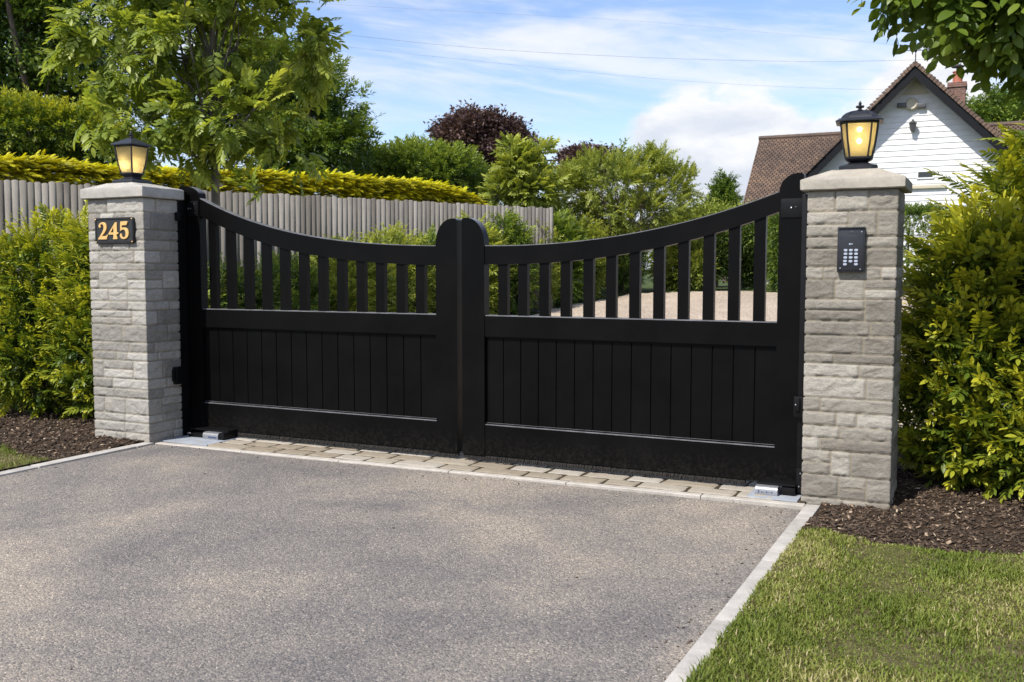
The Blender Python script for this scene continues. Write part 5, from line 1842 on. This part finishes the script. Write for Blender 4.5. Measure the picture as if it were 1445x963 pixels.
# clipped hedge before the house, right of the last spindle gap
def clipped_hedge():
    x0, x1, y0, y1, z1 = -4.35, -1.0, 21.75, 23.0, 2.62
    g = ground_z(0, 22)
    e = empty("clipped_hedge", (x0, y0, g), "clipped square green hedge in front of the white house", "hedge")
    org = np.array((x0, y0, g))
    N = 3800
    f = rng.random(N)
    P = np.stack([x0 + (x1 - x0)*rng.random(N), y0 + 0.25*rng.random(N)**2, g + (z1 - g)*rng.random(N)], 1)
    tp = f < 0.3
    P[tp, 1] = y0 + (y1 - y0)*rng.random(tp.sum()); P[tp, 2] = z1 - 0.06*rng.random(tp.sum())
    sd_ = (f > 0.85)
    P[sd_, 0] = x0 + 0.1*rng.random(sd_.sum()); P[sd_, 1] = y0 + (y1 - y0)*rng.random(sd_.sum())
    dirs = np.tile(np.array((0, -1, 0.3)), (N, 1)); dirs[tp] = (0, 0, 1); dirs[sd_] = (-1, 0, 0.2)
    dirs = dirs + 0.6*rng.normal(0, 1, (N, 3))
    foliage_obj("foliage", [scatter(SH["spray_small"], P, dirs, 0.7 + 0.3*rng.random(N), rng.normal(0, 0.12, N))], M["leaf_mid"], e, org)
    paths = [(bough((x0 + (x1 - x0)*(k + .5)/8, 22.4, g - .05), (x0 + (x1 - x0)*(k + .5)/8, 22.4, z1 - .2), 0, 0.03, 5), [.03, .03, .025, .02, .01]) for k in range(8)]
    for p, r in paths:
        tubes_mesh("stem", [(p - org, r)], M["bark"], e, 5)
clipped_hedge()

# tree leaning in from the right; its trunk stands outside the photograph
def overhang():
    dp = 5.0
    base = np.array((2.9, 5.9, 0.0))
    blobs = [px_blob(1425, -10, dp, 60, 40, 0.3), px_blob(1345, -14, dp, 36, 18, 0.2), px_blob(1448, 36, dp + .1, 26, 34, 0.25), px_blob(1270, -46, dp, 45, 16, 0.2), px_blob(1475, 72, dp + .2, 18, 26, 0.2), px_blob(1530, 10, dp, 60, 80, 0.4), px_blob(1400, -90, dp, 120, 50, 0.4)]
    e = empty("overhanging_tree", tuple(base), "dark leafy tree branch hanging into the top right corner", "tree")
    tp = bough(base, (2.6, 5.9, 3.6), 0, 0.03, 9)
    paths = [(tp, [0.13*(1 - 0.4*i/8) for i in range(9)])]
    hub = at(1560, -30, dp)
    paths.append((bough(tp[-1], hub, 0.05, 0.05, 7), [0.07, .06, .052, .045, .04, .034, .03]))
    P, _ = sample_blobs(blobs, 34, 0.3)
    for p in P:
        paths.append((bough(hub, p, 0.05, 0.08, 7), [0.016*(1 - 0.8*k/6) + 0.002 for k in range(7)]))
    tubes_mesh("trunk", [(p - base, r) for p, r in paths], M["bark"], e, 7)
    parts = crown_parts(SH["overhang"], blobs, 430, 0.95, shell=0.3, up=-0.25, out=0.6, rand=0.6, inner=0.25, tint_sd=0.14)
    foliage_obj("crown", parts, M["leaf_overhang"], e, base)
overhang()

# ================================================================= HOUSE
def house():
    GYF = 30.0
    AX, AZ = -2.11, 7.04
    g = 1.0
    e = empty("white_house", (AX, GYF, g), "white weatherboarded house with a steep gable and brown tiled roofs", "house")
    O = Vector((AX, GYF, g))
    def T(mb): bmesh.ops.translate(mb.bm, verts=mb.bm.verts, vec=-O)
    half, ez = 3.55, AZ - 3.55 - 0.12
    # gable wall: lapped boards, each tapered, following the rakes
    mb = MB()
    z = g; ex = 0.158
    def halfw(zz): return min(3.3, max(0.0, (AZ - 0.20 - zz)))
    while z < AZ - 0.35:
        z1 = min(z + ex + 0.02, AZ - 0.22)
        w0, w1 = halfw(z), halfw(z1)
        if w0 < 0.06: break
        lo = [(AX - w0, GYF - 0.030, z), (AX + w0, GYF - 0.030, z), (AX + w0, GYF + 0.05, z), (AX - w0, GYF + 0.05, z)]
        hi = [(AX - w1, GYF - 0.006, z1), (AX + w1, GYF - 0.006, z1), (AX + w1, GYF + 0.05, z1), (AX - w1, GYF + 0.05, z1)]
        mb.loft([lo, hi])
        z += ex
    T(mb); mb.build("weatherboards", M["white_board"], e)
    # walls of the gable wing behind the boards and of the long range
    mb = MB()
    mb.box(AX - 3.28, AX + 3.28, GYF + 0.06, 36.0, g - 0.2, ez + 0.2)
    T(mb); mb.build("wall", M["white_board"], e)
    for xa, xb in ((-7.0, AX - 3.285), (AX + 3.285, 5.0)):
        mb = MB(); mb.box(xa, xb, 31.95, 36.2, g - 0.2, 3.45)
        T(mb); mb.build("wall", M["white_board"], e)
    # tiled slopes: courses of tiles as thin steps
    def slope(name, p_lo0, p_lo1, p_hi0, p_hi1, course=0.095, tile=0.13, thick=0.05):
        p_lo0, p_lo1, p_hi0, p_hi1 = map(np.array, (p_lo0, p_lo1, p_hi0, p_hi1))
        nrm = np.cross(p_lo1 - p_lo0, p_hi0 - p_lo0); nrm = nrm/np.linalg.norm(nrm)
        if nrm[2] < 0: nrm = -nrm
        Lr = np.linalg.norm(p_hi0 - p_lo0); nc = int(Lr/course)
        Lx = np.linalg.norm(p_lo1 - p_lo0); nt = int(Lx/tile)
        V, Q, A, off = [], [], [], 0
        for c in range(nc):
            f0, f1 = c/nc, min(1.0, (c + 1.25)/nc)
            a0 = p_lo0 + (p_hi0 - p_lo0)*f0; a1 = p_lo1 + (p_hi1 - p_lo1)*f0
            b0 = p_lo0 + (p_hi0 - p_lo0)*f1; b1 = p_lo1 + (p_hi1 - p_lo1)*f1
            sh = 0.5*(c % 2)
            for t in range(nt + 1):
                s0 = min(1, max(0, (t - sh)/nt)); s1 = min(1, max(0, (t + 1 - sh)/nt))
                if s1 - s0 < 1e-4: continue
                lift = 0.030 + 0.008*rnd.random()
                q0 = a0 + (a1 - a0)*s0; q1 = a0 + (a1 - a0)*(s1 - 0.006); q2 = b0 + (b1 - b0)*(s1 - 0.006); q3 = b0 + (b1 - b0)*s0
                V += [q0 + nrm*lift, q1 + nrm*lift, q2 + nrm*0.010, q3 + nrm*0.010, q0, q1]
                Q += [(off, off+1, off+2, off+3), (off+4, off+5, off+1, off)]
                A += [rnd.random()]*6; off += 6
        o = np_mesh(name, np.array(V) - np.array(O), quads=Q, attrs={"tint": A}, mat=M["tiles"], parent=e)
        # deck beneath the tiles
        mb = MB()
        d = -nrm*thick
        cs = [p_lo0, p_lo1, p_hi1, p_hi0]
        mb.loft([[tuple(p + d - np.array(O)) for p in cs], [tuple(p - nrm*0.002 - np.array(O)) for p in cs]])
        mb.build("roof_deck", M["bargeboard"], o)
        return o
    yf, yb = GYF - 0.55, 37.0
    slope("roof", (AX - half, yf, AZ - half), (AX - half, yb, AZ - half), (AX, yf, AZ), (AX, yb, AZ))
    slope("roof", (AX + half, yb, AZ - half), (AX + half, yf, AZ - half), (AX, yb, AZ), (AX, yf, AZ))
    RZ_, EZ_, RY_, EY_ = 5.85, 3.45, 34.0, 31.6
    slope("roof", (-7.28, EY_, EZ_), (AX - 0.9, EY_, EZ_), (-7.28, RY_, RZ_), (AX - 0.9, RY_, RZ_))
    slope("roof", (AX + 0.9, EY_, EZ_), (5.2, EY_, EZ_), (AX + 0.9, RY_, RZ_), (5.2, RY_, RZ_))
    slope("roof", (5.2, 2*RY_ - EY_, EZ_), (-7.28, 2*RY_ - EY_, EZ_), (5.2, RY_, RZ_), (-7.28, RY_, RZ_), course=0.3, tile=0.3)
    # ridge tiles of the long range and of the gable
    for xa, xb in ((-7.3, AX - 1.0), (AX + 1.0, 5.2)):
        mb = MB(); x = xa
        while x < xb:
            mb.tube([(x, RY_, RZ_ + 0.02), (x + 0.35, RY_, RZ_ + 0.025)], 0.085, 8)
            x += 0.34
        T(mb); mb.build("ridge_tiles", M["tiles"], e, 40)
    mb = MB()
    y = yf
    while y < yb - 0.4:
        mb.tube([(AX, y, AZ + 0.02), (AX, y + 0.35, AZ + 0.025)], 0.085, 8); y += 0.34
    T(mb); mb.build("ridge_tiles", M["tiles"], e, 40)
    # bargeboards and verge tiles along both rakes
    for s in (-1, 1):
        mb = MB()
        a = Vector((AX, yf - 0.03, AZ - 0.03)); b = Vector((AX + s*half, yf - 0.03, AZ - half - 0.03))
        pts = [(a.x, a.z), (b.x, b.z), (b.x, b.z - 0.30), (a.x, a.z - 0.30)]
        mb.prism_xz(pts if s < 0 else pts[::-1], yf - 0.035, yf + 0.002)
        T(mb); mb.build("bargeboard", M["bargeboard"], e)
        mb = MB()
        n = 46
        for k in range(n):
            f = (k + 0.1)/n; f2 = (k + 0.95)/n
            p = Vector((AX + s*half*f, 0, AZ - half*f)); q = Vector((AX + s*half*f2, 0, AZ - half*f2))
            jz = 0.012*rnd.random(); jy = 0.03*rnd.random()
            nx, nz = s*0.707, 0.707
            P4 = [(p.x - nx*0.02, p.z - nz*0.02), (q.x - nx*0.02, q.z - nz*0.02), (q.x + nx*(0.095 + jz), q.z + nz*(0.095 + jz)), (p.x + nx*(0.060 + jz), p.z + nz*(0.060 + jz))]
            mb.prism_xz(P4, yf - 0.075 - jy, yf + 0.12)
        T(mb); vt = mb.build("verge_tiles", M["tiles"], e)
        ta = vt.data.attributes.new("tint", 'FLOAT', 'POINT')
        ta.data.foreach_set("value", np.repeat(rng.random(n), 8).astype(np.float32))
    # soffit brackets at the apex
    mb = MB(); mb.prism_xz([(AX - 0.34, AZ - 0.72), (AX + 0.34, AZ - 0.72), (AX, AZ - 0.36)], GYF - 0.060, GYF - 0.034); T(mb); mb.build("apex_board", M["cream"], e)
    # chimney
    mb = MB(); cx0, cx1, cy0, cy1 = -1.46, -0.97, 34.3, 34.95
    mb.box(cx0, cx1, cy0, cy1, 4.9, 7.16); mb.box(cx0 - 0.035, cx1 + 0.035, cy0 - 0.035, cy1 + 0.035, 7.162, 7.32, 0.01)
    T(mb); ch = mb.build("chimney", M["brick"], e)
    mb = MB(); mb.lathe([(0.17, 7.32), (0.17, 7.36), (0.145, 7.38), (0.135, 7.66), (0.155, 7.67), (0.155, 7.70), (0.12, 7.705)], c=(-1.215, 34.62, 0), n=14); T(mb); mb.build("chimney_pot", M["pot"], ch, 40)
    mb = MB(); c0 = (-1.215, 34.62, 0)
    mb.lathe([(0.05, 7.70), (0.05, 7.82), (0.19, 7.83), (0.20, 7.86), (0.06, 7.92), (0.03, 7.95)], c=c0, n=14); T(mb); mb.build("cowl", M["grey_metal"], ch, 40)
    # floodlight under the apex
    mb = MB(); fx, fz = -2.20, 6.05
    mb.box(fx - 0.10, fx + 0.10, GYF - 0.06, GYF - 0.028, fz - 0.10, fz + 0.10, 0.01)
    T(mb); fl = mb.build("floodlight", M["grey_metal"], e, 40)
    for xa, xb, za, zb_ in ((fx - 0.38, fx - 0.12, fz - 0.07, fz + 0.05), (fx + 0.14, fx + 0.36, fz - 0.12, fz - 0.0)):
        mb = MB(); mb.box(xa, xb, GYF - 0.16, GYF - 0.05, za, zb_, 0.01); T(mb); mb.build("lamp_head", M["grey_metal"], fl, 40)
    mb = MB()
    mb.loft([[(fx + r*math.cos(t*math.pi/10), yy, fz + r*math.sin(t*math.pi/10)) for t in range(20)] for r, yy in ((0.13, GYF - 0.045), (0.17, GYF - 0.07), (0.17, GYF - 0.13), (0.13, GYF - 0.16), (0.06, GYF - 0.14))])
    T(mb); mb.build("bezel", M["cream"], fl, 30)
    # black wall lamp below it
    mb = MB(); lx, lz = -2.15, 5.42
    mb.box(lx - 0.05, lx + 0.05, GYF - 0.07, GYF - 0.035, lz - 0.12, lz + 0.16, 0.01)
    mb.loft([[(lx + r*math.cos(t*math.pi/4), GYF - 0.18 + r*math.sin(t*math.pi/4), zz) for t in range(8)] for r, zz in ((0.03, lz - 0.13), (0.07, lz - 0.10), (0.10, lz + 0.08), (0.12, lz + 0.09), (0.04, lz + 0.16), (0.012, lz + 0.21))])
    T(mb); mb.build("wall_lamp", M["grey_metal"], e, 30)
    # small slit window with frame, ledge and a long window beneath
    mb = MB(); mb.box(-1.98, -1.61, GYF - 0.040, GYF + 0.02, 4.01, 4.16); T(mb); wn = mb.build("window", M["dark_glass"], e)
    mb = MB()
    mb.box(-2.02, -1.57, GYF - 0.055, GYF - 0.0, 4.162, 4.20, 0.004); mb.box(-2.02, -1.57, GYF - 0.055, GYF - 0.0, 3.97, 4.008, 0.004)
    mb.box(-2.02, -1.982, GYF - 0.055, GYF - 0.0, 4.0085, 4.1615, 0.0); mb.box(-1.608, -1.57, GYF - 0.055, GYF - 0.0, 4.0085, 4.1615, 0.0)
    T(mb); mb.build("window_frame", M["white_board"], wn)
    mb = MB(); mb.box(-2.30, -1.25, GYF - 0.10, GYF - 0.032, 3.70, 3.80, 0.006); T(mb); mb.build("ledge", M["cream"], e, 40)
    # gutter and downpipe of the left range
    mb = MB(); mb.tube([(-7.30, 31.52, 3.42), (-5.70, 31.52, 3.42)], 0.06, 8); T(mb); gt = mb.build("gutter", M["bargeboard"], e, 40)
    mb = MB(); mb.tube([(-6.85, 31.58, 3.36), (-6.85, 31.85, 3.15), (-6.85, 31.88, 1.0)], 0.04, 8); T(mb); mb.build("downpipe", M["bargeboard"], gt, 40)
    # weathervane
    v = empty("weathervane", (AX, GYF - 0.45, AZ + 0.05), "black wrought-iron weathervane on the tip of the white gable", "weathervane")
    mb = MB()
    mb.tube([(0, 0, 0), (0, 0, 0.88)], 0.014, 6)
    mb.lathe([(0.004, 0.30), (0.035, 0.33), (0.035, 0.35), (0.004, 0.38)], n=8)
    mb.build("spindle", M["bargeboard"], v)
    mb = MB()
    for k in range(4):
        a = k*math.pi/2 + 0.35
        mb.tube([(0, 0, 0.36), (0.30*math.cos(a), 0.30*math.sin(a), 0.36)], 0.010, 5)
        mb.tube([(0.30*math.cos(a) , 0.30*math.sin(a), 0.31), (0.30*math.cos(a), 0.30*math.sin(a), 0.42)], 0.012, 5)
        pts = [(0.16*math.cos(a) + 0.05*math.cos(a)*math.cos(t), 0.16*math.sin(a) + 0.05*math.sin(a)*math.cos(t), 0.41 + 0.05*math.sin(t)) for t in np.linspace(0, math.pi*1.6, 8)]
        mb.tube(pts, 0.007, 5)
    mb.build("compass_arms", M["bargeboard"], v)
    mb = MB()
    mb.tube([(-0.36, 0, 0.48), (0.42, 0, 0.52)], 0.011, 5)
    mb.prism_xz([(0.30, 0.47), (0.46, 0.52), (0.30, 0.57)], -0.006, 0.006)
    mb.prism_xz([(-0.42, 0.44), (-0.22, 0.48), (-0.22, 0.50), (-0.42, 0.56)], -0.006, 0.006)
    mb.build("arrow", M["bargeboard"], v)
house()

# overhead cables
def cable(pts, label, r=0.0036):
    P = np.array(pts)
    # Catmull-Rom through the support points
    out = []
    ext = np.vstack([2*P[0] - P[1], P, 2*P[-1] - P[-2]])
    for i in range(1, len(ext) - 2):
        for t in np.linspace(0, 1, 12, endpoint=False):
            p0, p1, p2, p3 = ext[i-1:i+3]
            out.append(0.5*((2*p1) + (-p0 + p2)*t + (2*p0 - 5*p1 + 4*p2 - p3)*t*t + (-p0 + 3*p1 - 3*p2 + p3)*t**3))
    out.append(P[-1])
    e_mesh = tubes_mesh("overhead_cable", [(out, [r]*len(out))], M["cable"], None, 5)
    return tag(e_mesh, label, "cable", "overhead cables in the sky")
DC = 31.0
cable([at(300, 14, DC), at(395, 37, DC), at(650, 66, DC), at(900, 81, DC), at(1126, 87, DC), at(1283, 85, 28.5), at(1345, 82, 31)], "dark overhead cable running to the weathervane gable, darkest of the three")
cable([at(300, -12, DC + 5), at(424, 3, DC + 5), at(660, 17, DC + 5), at(900, 30, DC + 5), at(1164, 54, DC + 5), at(1330, 69, DC + 5), at(1500, 80, DC + 5)], "faint overhead cable high in the sky, topmost of the three", 0.0022)
cable([at(300, 40, DC + 9), at(395, 55, DC + 9), at(650, 84, DC + 9), at(900, 109, DC + 9), at(1070, 121, DC + 9), at(1250, 127, DC + 9), at(1450, 126, DC + 9)], "faint overhead cable passing behind the chimney, lowest of the three", 0.0032)
